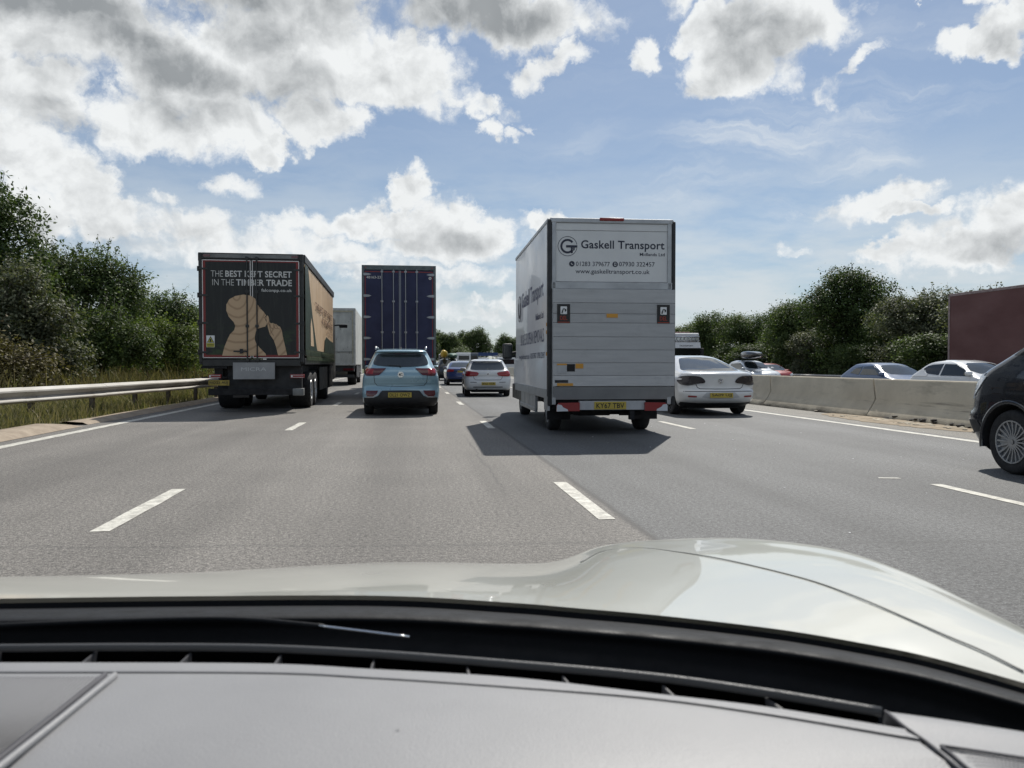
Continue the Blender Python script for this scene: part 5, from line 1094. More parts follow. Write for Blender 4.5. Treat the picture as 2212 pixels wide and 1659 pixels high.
# ---- dark blue saloon, third lane
pm = paint('dark_blue_paint', (.016, .035, .14), .3)
root, B = make_car('saloon_car', 'dark blue saloon half hidden behind the white hatchback', (2.90, 46.3, 0), 0, 4.7,
    [(.22, .25), (.3, .05), (.5, .0), (.7, .04), (.9, .03), (.98, .10), (1.02, .35), (1.28, .95), (1.36, 1.3), (1.40, 1.7)], [(.2, 4.5), (.5, 4.7), (.8, 4.4), (.95, 3.4), (1.3, 2.8), (1.4, 2.4)],
    [(.22, .80), (.35, .87), (.7, .91), (.9, .88), (1.02, .79), (1.28, .66), (1.37, .56), (1.40, .42)], pm, (.95, 3.7), wr=.33, mirrors=(3.0, 1.0))
B.patch('rear_window', 'rear', sym([(0, 1.32), (.48, 1.30), (.66, 1.06), (0, 1.04)]), m_glass, .006)
for s in (-1, 1): B.patch('tail_lamp', 'rear', [(s * x, z) for x, z in [(.45, .90), (.86, .93), (.88, .80), (.80, .77), (.50, .80)]], m_red, .014)
B.num('KX', 0, .80, .52, .11); B.patch('lower_bumper', 'rear', sym([(0, .36), (.85, .38), (.84, .23), (0, .23)]), m_black, .008)
# ---- dark SUV with loads on its roof
pm = paint('charcoal_paint', (.018, .020, .022), .2)
root, B = make_car('estate_suv', 'dark SUV carrying a yellow and a green load on its roof', (2.82, 60.2, 0), 0, 4.6,
    [(.25, .2), (.35, .03), (.6, .0), (.95, .05), (1.1, .12), (1.5, .45), (1.56, .5), (1.62, .9)], [(.25, 4.4), (.6, 4.6), (.9, 4.3), (1.05, 3.4), (1.5, 2.6), (1.62, 2.2)],
    [(.25, .80), (.4, .90), (.9, .92), (1.1, .86), (1.5, .70), (1.58, .62), (1.62, .5)], pm, (.95, 3.6), wr=.36, mirrors=(2.9, 1.15))
B.patch('rear_window', 'rear', sym([(0, 1.5), (.55, 1.48), (.70, 1.14), (0, 1.12)]), m_glass, .006)
for s in (-1, 1): B.patch('tail_lamp', 'rear', [(s * x, z) for x, z in [(.72, 1.1), (.86, 1.05), (.88, .86), (.74, .86)]], m_red, .014)
B.num('', 0, .78)
b = MB()
for y in (1.0, 2.0): b.tube([(-.72, y, 1.58), (-.68, y, 1.70), (.68, y, 1.70), (.72, y, 1.58)], .02, 6)
b.build('roof_bar', m_alu, root)
m_yel = mat('yellow_plastic', (.62, .42, .05), .4, var=.15); m_grn = mat('green_bag_cloth', (.09, .17, .14), .6, var=.2, vscale=3)
def lozenge(b, c, rx, ry, rz_, tilt, n=14, pw=.75):
    M_ = Matrix.Rotation(R(tilt[0]), 3, 'X') @ Matrix.Rotation(R(tilt[1]), 3, 'Y'); rows = []
    for i in range(n + 1):
        t = -1 + 2 * i / n; s = max(.02, (1 - abs(t) ** 2.4)) ** pw
        rows.append([tuple(Vector(c) + M_ @ Vector((rx * s * math.copysign(abs(math.cos(a)) ** .7, math.cos(a)), t * ry, rz_ * s * math.copysign(abs(math.sin(a)) ** .7, math.sin(a))))) for a in [2 * math.pi * j / 16 for j in range(17)]])
    b.grid(rows)
b = MB(); lozenge(b, (2.45, 61.0, 1.98), .26, .85, .22, (-14, 25)); tag(b.build('kayak', m_yel, smooth=True), 'yellow kayak tail sticking up from the dark SUV roof', 'kayak')
b = MB(); lozenge(b, (3.12, 61.3, 1.87), .36, .9, .19, (0, 0)); tag(b.build('roof_bag', m_grn, smooth=True), 'rounded green bag strapped on the dark SUV roof', 'roof bag')
b = MB(); b.tube([(2.15, 61, 1.72), (2.2, 61, 1.98), (2.3, 61.2, 2.05)], .05, 8); b.tube([(2.12, 61.4, 1.72), (2.12, 61.2, 1.95)], .05, 8); tag(b.build('bike_carrier', m_alu), 'grey carrier frame beside the yellow kayak on the dark SUV roof', 'roof rack')

# ---- oncoming traffic beyond the barrier (drawn facing us)
def front_face(B, z0, z1, hw0, hw1, lamps, top=.02):
    B.patch('windscreen', 'front', chaikin(sym([(0, z1), (hw1, z1 - .01), (hw0, z0 + .02), (0, z0)]), 1), m_glass, .006)
    for s in (-1, 1): B.patch('headlamp', 'front', [(s * x, z) for x, z in lamps], m_clear, .012)
OG = 'oncoming traffic beyond the concrete barrier'
pm = mat('steel_blue_paint', (.10, .145, .24), .28, spec=.4)
root, B = make_car('hatchback', 'grey-blue hatchback coming the other way, seen over the concrete barrier', (17.4, 29.9, -.18), 180, 4.25,
    [(.2, .2), (.4, .02), (.7, .0), (.95, .08), (1.05, .2), (1.32, .62), (1.40, .75), (1.43, 1.2)], [(.2, 4.0), (.4, 4.2), (.65, 4.22), (.85, 3.95), (.95, 3.45), (1.03, 3.2), (1.34, 2.45), (1.41, 2.15), (1.44, 1.8)],
    [(.2, .78), (.3, .85), (.7, .885), (.9, .87), (1.03, .80), (1.33, .64), (1.40, .56), (1.44, .42)], pm, (.75, 3.4), OG, mirrors=(2.95, 1.03))
front_face(B, 1.02, 1.36, .70, .52, [(.5, .72), (.8, .80), (.84, .68), (.55, .60)])
sides(B, 'side_window', [(1.55, 1.0), (1.58, 1.30), (2.15, 1.33), (2.55, 1.20), (3.0, 1.0)], m_glass); sides(B, 'side_window', [(.85, 1.06), (1.1, 1.25), (1.50, 1.31), (1.47, 1.0)], m_glass)
pm = paint('white_paint_b', (.68, .69, .69), .0)
root, B = make_car('hatchback', 'white hatchback with a kinked window line coming the other way, beside the dark van', (17.5, 25.6, -.18), 180, 4.45,
    [(.2, .2), (.4, .02), (.8, .0), (1.0, .10), (1.12, .30), (1.35, .62), (1.46, .9), (1.50, 1.3)], [(.2, 4.2), (.4, 4.4), (.65, 4.42), (.9, 4.1), (1.02, 3.55), (1.08, 3.3), (1.40, 2.6), (1.48, 2.2), (1.52, 1.9)],
    [(.2, .78), (.3, .85), (.7, .89), (.95, .875), (1.08, .80), (1.4, .65), (1.47, .57), (1.52, .42)], pm, (.8, 3.5), OG, mirrors=(3.05, 1.10))
front_face(B, 1.09, 1.43, .70, .52, [(.5, .75), (.8, .88), (.84, .74), (.55, .66)])
sides(B, 'side_window', [(1.75, 1.03), (1.75, 1.395), (2.3, 1.38), (2.7, 1.24), (3.15, 1.02)], m_glassd); sides(B, 'side_window', [(.70, 1.20), (.95, 1.33), (1.15, 1.37), (1.68, 1.40), (1.66, 1.04), (1.1, 1.08), (.98, 1.12), (.90, 1.20)], m_glassd)
sides(B, 'kinked_shoulder', [(.15, 1.05), (.45, 1.14), (.78, 1.24), (.92, 1.12), (1.1, 1.06), (1.1, 1.0), (.2, .98)], pm, off=.012)
pm = paint('silver_white_paint', (.55, .58, .60), .2)
root, B = make_car('family_suv', 'white SUV with a black roof box coming the other way', (19.9, 47.9, -.18), 180, 4.6,
    [(.2, .2), (.4, .02), (.9, .0), (1.1, .15), (1.5, .5), (1.6, .9)], [(.2, 4.4), (.4, 4.55), (.75, 4.58), (.98, 4.2), (1.06, 3.6), (1.14, 3.35), (1.48, 2.6), (1.58, 2.2), (1.62, 1.9)],
    [(.2, .8), (.35, .88), (.8, .92), (1.0, .89), (1.14, .82), (1.48, .67), (1.57, .6), (1.62, .45)], pm, (.9, 3.7), OG, wr=.35, mirrors=(3.1, 1.15))
front_face(B, 1.14, 1.53, .74, .56, [(.5, .86), (.82, .98), (.88, .84), (.60, .76)])
sides(B, 'side_window', [(.7, 1.15), (1.0, 1.42), (2.3, 1.46), (2.75, 1.3), (3.2, 1.1)], m_glass)
b = MB()
for y in (1.5, 2.7): b.tube([(-.75, y, 1.58), (-.7, y, 1.72), (.7, y, 1.72), (.75, y, 1.58)], .02, 6)
b.build('roof_bar', m_black, root)
b = MB(); rows = []
for i in range(13):
    t = i / 12; s = min(1, math.sin(math.pi * (t * .92 + .04)) ** .45); y = 44.4 + 2.3 * t
    rows.append([(19.85 + .42 * s * math.copysign(abs(math.cos(a)) ** .5, math.cos(a)), y, 1.77 + (.19 + .05 * t) * s * math.copysign(abs(math.sin(a)) ** .5, math.sin(a))) for a in [2 * math.pi * j / 20 for j in range(21)]])
b.grid(rows); rb = b.build('roof_box', m_gloss, smooth=True, angle=50); tag(rb, 'black plastic roof box on the oncoming white SUV', 'roof box')
b = MB(); b.box(19.42, 20.28, 44.6, 46.5, 1.73, 1.75, .005); b.build('box_seam', m_rimdark, rb)
pm = paint('red_paint', (.33, .025, .022), .1)
root, B = make_car('hatchback', 'small red car coming the other way, behind the white SUV with the roof box', (23.3, 52.6, -.18), 180, 4.0,
    [(.2, .2), (.4, .02), (.9, .0), (1.05, .15), (1.38, .5), (1.44, .9)], [(.2, 3.8), (.4, 3.98), (.7, 4.0), (.92, 3.7), (1.0, 3.2), (1.34, 2.4), (1.42, 2.1), (1.46, 1.8)],
    [(.2, .78), (.35, .85), (.8, .87), (1.0, .80), (1.34, .64), (1.41, .56), (1.46, .42)], pm, (.7, 3.3), OG, mirrors=(2.8, 1.0))
front_face(B, 1.0, 1.38, .70, .52, [(.5, .75), (.78, .84), (.82, .70), (.55, .64)]); sides(B, 'side_window', [(.7, 1.02), (1.0, 1.28), (2.1, 1.32), (2.5, 1.18), (2.95, .98)], m_glass)
# oncoming lorry cab with a bright light bar
T = empty('lorry', (20.9, 62.4, -.14), 180); tag(T, 'oncoming lorry with a white sun visor and a shining row of roof lamps', 'lorry', OG)
m_cab = mat('dark_cab_paint', (.035, .04, .045), .3, coat=.5)
b = MB(); b.box(-1.24, 1.24, 0, 2.3, .4, 3.05, .12); b.build('cab', m_cab, T, smooth=True, angle=40)
b = MB(); b.add([(-1.15, 2.33, 2.55), (1.15, 2.33, 2.55), (1.2, 2.34, 1.75), (-1.2, 2.34, 1.75)], [(0, 1, 2, 3)]); b.build('windscreen', m_glassd, T)
b = MB(); b.prism_x([(2.0, 3.05), (2.35, 3.05), (2.5, 2.6), (2.42, 2.6)], -1.15, 1.15); b.box(-1.1, 1.1, 1.9, 2.3, 3.05, 3.75, .1); b.build('sun_visor', m_white, T)
text('TRANSPORT', T, m_rimdark, (-.55, .55, 2.72, 2.82), 2.50, 'front', bold=.02)
for i in range(7): b = MB(); b.tube([(-.9 + .3 * i, 2.3, 3.3), (-.9 + .3 * i, 2.42, 3.3)], .11, 14); b.build('roof_lamp', m_chrome, T, angle=40)
b = MB(); b.tube([(-1.1, 2.36, 3.46), (1.1, 2.36, 3.46)], .035, 8); b.tube([(-1.1, 2.36, 3.14), (1.1, 2.36, 3.14)], .035, 8); b.build('lamp_bar', m_chrome, T, smooth=True)
for sg in (-1, 1): b = MB(); b.box(min(sg * 1.3, sg * 1.55), max(sg * 1.3, sg * 1.55), 1.9, 2.1, 1.9, 2.6, .04); b.box(min(sg * 1.2, sg * 1.35), max(sg * 1.2, sg * 1.35), 1.95, 2.0, 2.5, 2.55); b.build('door_mirror', m_black, T)
b = MB(); b.box(-1.27, 1.27, -9, -.3, 1.1, 3.95, .03); b.build('box_body', mat('dull_red_box', (.16, .03, .03), .5, var=.2), T)
b = MB(); b.box(-1.2, 1.2, -8.8, 2.2, .5, 1.1); b.build('chassis', m_chassis, T)
for y in (-7.5, -6.2, 1.4):
    for sg in (-1, 1): wheel(T, sg * 1.22, y, .48, .35, sg, m_rimdark, 10, .56)
# red lorry in the slow lane opposite
T = empty('red_lorry', (24.15, 32.2, -.15), 180); tag(T, 'dull red box lorry coming the other way at the right edge', 'lorry', OG)
m_rb = mat('dull_red_side', (.115, .038, .036), .55, var=.18, vscale=.8, stretch=(1, .4, 1)); 
b = MB(); b.box(-1.27, 1.27, 0, 12.6, 1.05, 4.32, .03); b.build('trailer_body', m_rb, T)
b = MB(); b.box(-1.285, 1.285, -.03, 12.63, 4.25, 4.36, .01); b.box(1.2, 1.285, -.03, .08, 1.0, 4.3); b.box(-1.285, 1.285, 0, 12.6, .98, 1.10, .01); b.build('body_frame', mat('weathered_edge', (.30, .23, .22), .6, var=.3), T)
b = MB(); b.box(-1.1, 1.1, .2, 12, .6, .98); b.build('chassis', m_chassis, T)
b = MB(); b.box(-1.24, 1.24, 13.3, 15.4, .5, 3.6, .15); b.build('cab', m_rb, T, smooth=True, angle=40)
for y in (1.6, 2.9, 4.2, 14.6):
    for sg in (-1, 1): wheel(T, sg * 1.22, y, .50, .4, sg, m_rimdark, 10, .56)
# ---- far traffic, a few pixels each
def far_van(name, label, x, y, w, z1, L_, m, extra=None, rz=0):
    T = empty(name, (x, y, 0), rz); tag(T, label, 'van' if 'van' in name else 'lorry', 'far traffic down the road'); h = w / 2
    b = MB(); b.prism_x([(0, .55), (0, z1 - .12), (.12, z1), (L_ * .72, z1), (L_ * .78, z1 - .5), (L_, z1 * .45), (L_ + .05, .55)], -h, h); b.build('body', m, T, angle=40)
    b = MB(); b.add([(-h * .8, -.012, z1 * .62), (h * .8, -.012, z1 * .62), (h * .8, -.012, z1 * .84), (-h * .8, -.012, z1 * .84)], [(0, 1, 2, 3)]); b.build('rear_window', m_glassd, T)
    for sg in (-1, 1): b = MB(); b.box(min(sg * h * .82, sg * h * .96), max(sg * h * .82, sg * h * .96), -.03, .02, .9, 1.4); b.build('rear_lamp', m_red, T)
    for yy in (.9, L_ - .9):
        for sg in (-1, 1): wheel(T, sg * (h - .02), yy, .34, .22, sg, m_rimdark, 5, .6)
    return T
far_van('camper_van', 'white high-roofed van far ahead, above the dark blue saloon', 8.62, 133, 2.2, 3.15, 6.0, m_white)
far_van('box_lorry', 'dark grey box lorry far ahead, right of the white high-roofed van', 11.9, 158, 2.3, 3.5, 7.0, mat('slate_paint', (.10, .12, .15), .5))
far_van('panel_van', 'low white van far ahead, right of the dark grey box lorry', 13.4, 166, 2.0, 2.6, 5.0, m_white)
far_van('panel_van', 'white van far ahead under the blue gantry sign', 16.0, 178, 2.0, 2.7, 5.0, m_white)
T = empty('cage_lorry', (13.6, 117, -.1), 180); tag(T, 'pale open-framed lorry coming the other way, left of the box van mirror', 'lorry', OG)
b = MB(); b.box(-1.2, 1.2, 0, 1.9, .5, 2.35, .15); b.build('cab', m_white, T, smooth=True, angle=40); b = MB(); b.box(-1.05, 1.05, 1.88, 1.92, 1.35, 2.05); b.build('windscreen', m_glassd, T)
b = MB()
for y in (-7, -4.5, -2.2, -.3):
    for sg in (-1, 1): b.tube([(sg * 1.15, y, 1.0), (sg * 1.15, y, 2.55)], .05, 6)
    b.tube([(-1.15, y, 2.55), (1.15, y, 2.55)], .05, 6)
for sg in (-1, 1): b.tube([(sg * 1.15, -7, 2.55), (sg * 1.15, -.3, 2.55)], .05, 6); b.tube([(sg * 1.15, -7, 1.1), (sg * 1.15, -4.5, 2.5), (sg * 1.15, -2.2, 1.1), (sg * 1.15, -.3, 2.5)], .04, 6)
b.build('cage_frame', m_alu, T); b = MB(); b.box(-1.2, 1.2, -7.2, .1, .8, 1.05); b.build('chassis', m_chassis, T)
for y in (-5.8, 1.1):
    for sg in (-1, 1): wheel(T, sg * 1.15, y, .42, .3, sg, m_rimdark, 5, .56)
far = [('saloon_car', 'dark car far ahead, left of the SUV with the roof loads', 2.2, 76), ('saloon_car', 'dark car coming the other way, just left of the box van mirror', 13.9, 84)]
for nm, lab, x, y in far:
    root, B = make_car(nm, lab, (x, y, -.1 if x > 10 else 0), 180 if x > 10 else 0, 4.4, [(.2, .2), (.5, .0), (1.0, .1), (1.3, .6), (1.42, 1.2)], [(.2, 4.2), (.6, 4.4), (.9, 3.8), (1.0, 3.3), (1.35, 2.6), (1.42, 2.1)], [(.2, .8), (.6, .88), (1.0, .8), (1.35, .62), (1.42, .45)], mat('black_paint', (.012, .013, .015), .25, coat=1), (.8, 3.5), mirrors=(2.9, 1.0))
    B.patch('rear_window', 'rear', sym([(0, 1.3), (.5, 1.28), (.68, 1.05), (0, 1.03)]), m_glass); B.patch('windscreen', 'front', sym([(0, 1.33), (.5, 1.31), (.68, 1.04), (0, 1.02)]), m_glass)
    for s in (-1, 1): B.patch('tail_lamp', 'rear', [(s * x_, z_) for x_, z_ in [(.5, .9), (.84, .92), (.84, .78), (.55, .8)]], m_red); B.patch('headlamp', 'front', [(s * x_, z_) for x_, z_ in [(.45, .75), (.8, .85), (.82, .7), (.5, .62)]], m_clear)

# ---- dark people carrier alongside on the right, only its nose in the picture
pm = mat('black_metallic', (.010, .012, .018), .22, .2, 1.0, var=.1)
root, B = make_car('people_carrier', 'dark people carrier at the right edge, only its front wheel and nose showing', (7.43, 4.07, 0), 0, 5.0,
    [(.22, .3), (.4, .05), (1.0, .0), (1.3, .1), (1.85, .3), (1.97, .8)],
    [(.20, 4.66), (.26, 4.80), (.40, 4.90), (.56, 4.99), (.64, 4.98), (.68, 4.92), (.85, 4.90), (1.02, 4.84), (1.12, 4.74), (1.20, 4.58), (1.32, 4.34), (1.40, 4.18), (1.5, 4.02), (1.7, 3.72), (1.88, 3.42), (1.95, 3.1), (1.97, 2.9)],
    [(.20, .88), (.30, .93), (.5, .955), (.95, .955), (1.12, .93), (1.25, .90), (1.38, .885), (1.88, .80), (1.95, .74), (1.97, .6)], pm, (1.0, 4.03), wr=.352, arch=.062, mirrors=(3.15, 1.35), bow_f=.26, rad=.34, rim=m_rim, spokes=20)
for y in (4.03,):
    for sg in (-1, 1):
        b = MB(); rows = []
        for i in range(31):
            a = R(-12 + 204 * i / 30); rr = .415
            rows.append([(sg * (.955 + dx), y + (rr + dr) * math.cos(a), .352 + (rr + dr) * math.sin(a)) for dx, dr in ((-.06, .005), (-.004, .0), (.008, .012), (.004, .04), (-.02, .055))])
        b.grid(rows); b.build('arch_lip', pm, root, smooth=True)
for s in (-1, 1):
    f = lambda P, s=s: [(s * x, z) for x, z in P]
    B.patch('headlamp', 'front', f([(.42, .86), (.62, .90), (.80, 1.06), (.90, 1.10), (.93, .94), (.90, .80), (.6, .76)]), m_clear, .012)
    B.patch('headlamp_side', 'left' if s < 0 else 'right', [(4.40, 1.06), (4.62, 1.09), (4.75, 1.02), (4.80, .86), (4.60, .84), (4.5, .94)], m_clear, .010)
    B.patch('bumper_corner', 'left' if s < 0 else 'right', [(4.44, .44), (4.52, .56), (4.9, .56), (4.9, .42), (4.7, .40)], m_black, .008)
    b = MB(); b.box(min(s * .955, s * .968), max(s * .955, s * .968), 3.60, 3.80, .985, 1.02, .006); b.build('wing_badge', m_chrome, root)
B.patch('windscreen', 'front', sym([(0, 1.84), (.68, 1.83), (.78, 1.42), (0, 1.38)]), m_glass)
B.patch('grille', 'front', sym([(0, .92), (.42, .92), (.5, .82), (0, .80)]), m_gap)
B.patch('number_plate', 'front', rrect(-.26, .26, .48, .59, .005), mat('white_plate', (.7, .7, .68), .4), .012)
sides(B, 'side_window', [(2.1, 1.30), (2.1, 1.78), (3.3, 1.80), (3.75, 1.52), (4.05, 1.30)], m_glassd)
sides(B, 'trim_strip', [(1.5, .62), (3.45, .62), (3.45, .55), (1.5, .55)], m_black)

# ================================================================== the car we sit in
BONNET = [[(-1.1493, 1.9096, 0.3668), (-0.9476, 2.0003, 0.3439), (-0.5553, 2.0744, 0.3275), (-0.0753, 2.0817, 0.3382), (0.2522, 2.0243, 0.3411), (0.3541, 1.9816, 0.3554), (0.4411, 1.9213, 0.3987), (0.5634, 1.8450, 0.4252), (0.7000, 1.7034, 0.4538), (0.7803, 1.4643, 0.4854), (0.7824, 1.2361, 0.5038), (0.7619, 1.0568, 0.5082), (0.7600, 0.8870, 0.5075)],
 [(-1.1236, 1.8668, 0.6268), (-0.9262, 1.9551, 0.6039), (-0.5424, 2.0261, 0.5875), (-0.0735, 2.0317, 0.5982), (0.2460, 1.9747, 0.6011), (0.3466, 1.9322, 0.6154), (0.4328, 1.8720, 0.6587), (0.5522, 1.7963, 0.6852), (0.6839, 1.6561, 0.7138), (0.7588, 1.4191, 0.7454), (0.7578, 1.1926, 0.7638), (0.7371, 1.0134, 0.7682), (0.7320, 0.8456, 0.7675)],
 [(-1.0617, 1.7639, 0.7418), (-0.8749, 1.8467, 0.7189), (-0.5114, 1.9101, 0.7025), (-0.0692, 1.9118, 0.7132), (0.2312, 1.8556, 0.7161), (0.3285, 1.8135, 0.7304), (0.4128, 1.7536, 0.7737), (0.5254, 1.6793, 0.8002), (0.6451, 1.5426, 0.8288), (0.7071, 1.3108, 0.8604), (0.6988, 1.0881, 0.8788), (0.6776, 0.9092, 0.8832), (0.6646, 0.7463, 0.8825)],
 [(-1.0102, 1.6782, 0.7868), (-0.8321, 1.7563, 0.7639), (-0.4855, 1.8135, 0.7475), (-0.0656, 1.8119, 0.7582), (0.2188, 1.7564, 0.7611), (0.3134, 1.7147, 0.7754), (0.3961, 1.6550, 0.8187), (0.5030, 1.5819, 0.8452), (0.6128, 1.4479, 0.8738), (0.6641, 1.2205, 0.9054), (0.6496, 1.0010, 0.9238), (0.6280, 0.8224, 0.9282), (0.6085, 0.6635, 0.9275)],
 [(-0.9176, 1.5244, 0.8283), (-0.7544, 1.5923, 0.8080), (-0.4395, 1.6414, 0.7930), (-0.0593, 1.6386, 0.8006), (0.1981, 1.5904, 0.8012), (0.2887, 1.5531, 0.8121), (0.3701, 1.5015, 0.8459), (0.4698, 1.4372, 0.8667), (0.5692, 1.3205, 0.8903), (0.6206, 1.1293, 0.9158), (0.6166, 0.9426, 0.9313), (0.6043, 0.7810, 0.9368), (0.5909, 0.6376, 0.9384)],
 [(-0.8020, 1.3321, 0.8748), (-0.6574, 1.3872, 0.8576), (-0.3819, 1.4262, 0.8446), (-0.0515, 1.4219, 0.8481), (0.1723, 1.3829, 0.8461), (0.2579, 1.3512, 0.8525), (0.3377, 1.3096, 0.8745), (0.4283, 1.2563, 0.8882), (0.5148, 1.1612, 0.9054), (0.5662, 1.0152, 0.9234), (0.5754, 0.8696, 0.9353), (0.5748, 0.7293, 0.9422), (0.5689, 0.6051, 0.9467)],
 [(-0.6863, 1.1398, 0.9152), (-0.5603, 1.1822, 0.9013), (-0.3244, 1.2110, 0.8901), (-0.0437, 1.2053, 0.8897), (0.1464, 1.1754, 0.8849), (0.2271, 1.1493, 0.8868), (0.3052, 1.1176, 0.8971), (0.3868, 1.0754, 0.9037), (0.4604, 1.0020, 0.9146), (0.5118, 0.9011, 0.9251), (0.5342, 0.7967, 0.9333), (0.5452, 0.6775, 0.9415), (0.5469, 0.5727, 0.9489)],
 [(-0.5938, 0.9859, 0.9433), (-0.4827, 1.0182, 0.9319), (-0.2784, 1.0389, 0.9222), (-0.0375, 1.0320, 0.9187), (0.1257, 1.0094, 0.9117), (0.2024, 0.9878, 0.9100), (0.2793, 0.9641, 0.9109), (0.3536, 0.9307, 0.9117), (0.4169, 0.8745, 0.9176), (0.4683, 0.8098, 0.9220), (0.5012, 0.7383, 0.9274), (0.5216, 0.6362, 0.9367), (0.5293, 0.5467, 0.9464)],
 [(-0.5475, 0.9090, 0.9559), (-0.4438, 0.9362, 0.9458), (-0.2553, 0.9528, 0.9369), (-0.0343, 0.9453, 0.9317), (0.1154, 0.9265, 0.9236), (0.1901, 0.9070, 0.9202), (0.2663, 0.8873, 0.9164), (0.3370, 0.8583, 0.9143), (0.3952, 0.8108, 0.9177), (0.4465, 0.7641, 0.9191), (0.4847, 0.7091, 0.9230), (0.5098, 0.6155, 0.9329), (0.5205, 0.5338, 0.9437)]]
SEAM = [(0.2967, 1.3997, 0.8503), (0.3591, 1.5000, 0.8445), (0.4190, 1.4531, 0.8602), (0.4506, 1.3132, 0.8835), (0.4748, 1.1963, 0.8998), (0.4971, 1.0760, 0.9127), (0.5128, 0.9745, 0.9219), (0.5172, 0.8760, 0.9286), (0.5195, 0.7930, 0.9318), (0.5203, 0.7333, 0.9340), (0.5214, 0.6801, 0.9365), (0.5191, 0.6277, 0.9377)]
COWL = [[(-0.5475, 0.9050, 0.9519), (-0.4438, 0.9322, 0.9418), (-0.2553, 0.9488, 0.9329), (-0.0343, 0.9413, 0.9277), (0.1154, 0.9225, 0.9196), (0.1901, 0.9030, 0.9162), (0.2663, 0.8833, 0.9124), (0.3370, 0.8543, 0.9103), (0.3952, 0.8068, 0.9137), (0.4465, 0.7601, 0.9151), (0.4847, 0.7051, 0.9190), (0.5098, 0.6115, 0.9289), (0.5205, 0.5298, 0.9397)],
 [(-0.5475, 0.9030, 0.9259), (-0.4438, 0.9302, 0.9158), (-0.2553, 0.9468, 0.9069), (-0.0343, 0.9393, 0.9017), (0.1154, 0.9205, 0.8936), (0.1901, 0.9010, 0.8902), (0.2663, 0.8813, 0.8864), (0.3370, 0.8523, 0.8843), (0.3952, 0.8048, 0.8877), (0.4465, 0.7581, 0.8891), (0.4847, 0.7031, 0.8930), (0.5098, 0.6095, 0.9029), (0.5205, 0.5278, 0.9137)],
 [(-0.5743, 0.9532, 0.9339), (-0.4639, 0.9782, 0.9238), (-0.2661, 0.9925, 0.9149), (-0.0358, 0.9832, 0.9097), (0.1199, 0.9625, 0.9016), (0.1975, 0.9422, 0.8982), (0.2767, 0.9217, 0.8944), (0.3503, 0.8920, 0.8923), (0.4116, 0.8444, 0.8957), (0.4659, 0.7972, 0.8971), (0.5071, 0.7416, 0.9010), (0.5361, 0.6471, 0.9109), (0.5504, 0.5643, 0.9217)],
 [(-0.5285, 0.8770, 0.9519), (-0.4280, 0.9024, 0.9418), (-0.2460, 0.9175, 0.9329), (-0.0331, 0.9099, 0.9277), (0.1112, 0.8927, 0.9196), (0.1834, 0.8748, 0.9162), (0.2571, 0.8566, 0.9124), (0.3259, 0.8297, 0.9103), (0.3827, 0.7851, 0.9137), (0.4333, 0.7413, 0.9151), (0.4715, 0.6895, 0.9190), (0.4978, 0.6008, 0.9289), (0.5102, 0.5230, 0.9397)],
 [(-0.5012, 0.8316, 0.9599), (-0.4064, 0.8566, 0.9498), (-0.2338, 0.8717, 0.9409), (-0.0315, 0.8650, 0.9357), (0.1059, 0.8498, 0.9276), (0.1747, 0.8334, 0.9242), (0.2452, 0.8168, 0.9204), (0.3110, 0.7917, 0.9183), (0.3654, 0.7493, 0.9217), (0.4139, 0.7080, 0.9231), (0.4505, 0.6587, 0.9270), (0.4758, 0.5742, 0.9369), (0.4875, 0.4997, 0.9477)],
 [(-0.4927, 0.8174, 0.9579), (-0.3994, 0.8416, 0.9478), (-0.2296, 0.8560, 0.9389), (-0.0310, 0.8492, 0.9337), (0.1040, 0.8347, 0.9256), (0.1717, 0.8190, 0.9222), (0.2411, 0.8030, 0.9184), (0.3060, 0.7788, 0.9163), (0.3597, 0.7377, 0.9197), (0.4079, 0.6976, 0.9211), (0.4445, 0.6497, 0.9250), (0.4703, 0.5675, 0.9349), (0.4828, 0.4948, 0.9457)],
 [(-0.4968, 0.8239, 0.9459), (-0.4018, 0.8465, 0.9358), (-0.2306, 0.8593, 0.9269), (-0.0311, 0.8517, 0.9217), (0.1043, 0.8370, 0.9136), (0.1722, 0.8214, 0.9102), (0.2419, 0.8057, 0.9064), (0.3072, 0.7819, 0.9043), (0.3618, 0.7418, 0.9077), (0.4109, 0.7026, 0.9091), (0.4487, 0.6557, 0.9130), (0.4767, 0.5751, 0.9229), (0.4914, 0.5034, 0.9337)],
 [(-0.4898, 0.8116, 0.9259), (-0.3949, 0.8312, 0.9158), (-0.2260, 0.8412, 0.9069), (-0.0305, 0.8325, 0.9017), (0.1020, 0.8184, 0.8936), (0.1686, 0.8040, 0.8902), (0.2371, 0.7892, 0.8864), (0.3016, 0.7672, 0.8843), (0.3563, 0.7301, 0.8877), (0.4060, 0.6937, 0.8891), (0.4451, 0.6501, 0.8930), (0.4767, 0.5746, 0.9029), (0.4952, 0.5069, 0.9137)],
 [(-0.4368, 0.7224, 0.9059), (-0.3511, 0.7374, 0.8958), (-0.2003, 0.7437, 0.8869), (-0.0271, 0.7350, 0.8817), (0.0902, 0.7242, 0.8736), (0.1497, 0.7131, 0.8702), (0.2111, 0.7018, 0.8664), (0.2695, 0.6845, 0.8643), (0.3199, 0.6546, 0.8677), (0.3666, 0.6255, 0.8691), (0.4047, 0.5902, 0.8730), (0.4389, 0.5281, 0.8829), (0.4613, 0.4714, 0.8937)]]
LIP = [(-0.4458, 0.7159, 0.9680), (-0.3344, 0.7042, 0.9680), (-0.2318, 0.6936, 0.9680), (-0.1266, 0.6783, 0.9680), (-0.0320, 0.6537, 0.9680), (0.0768, 0.6169, 0.9680), (0.1761, 0.5792, 0.9680), (0.2495, 0.5401, 0.9680), (0.3113, 0.5009, 0.9680)]
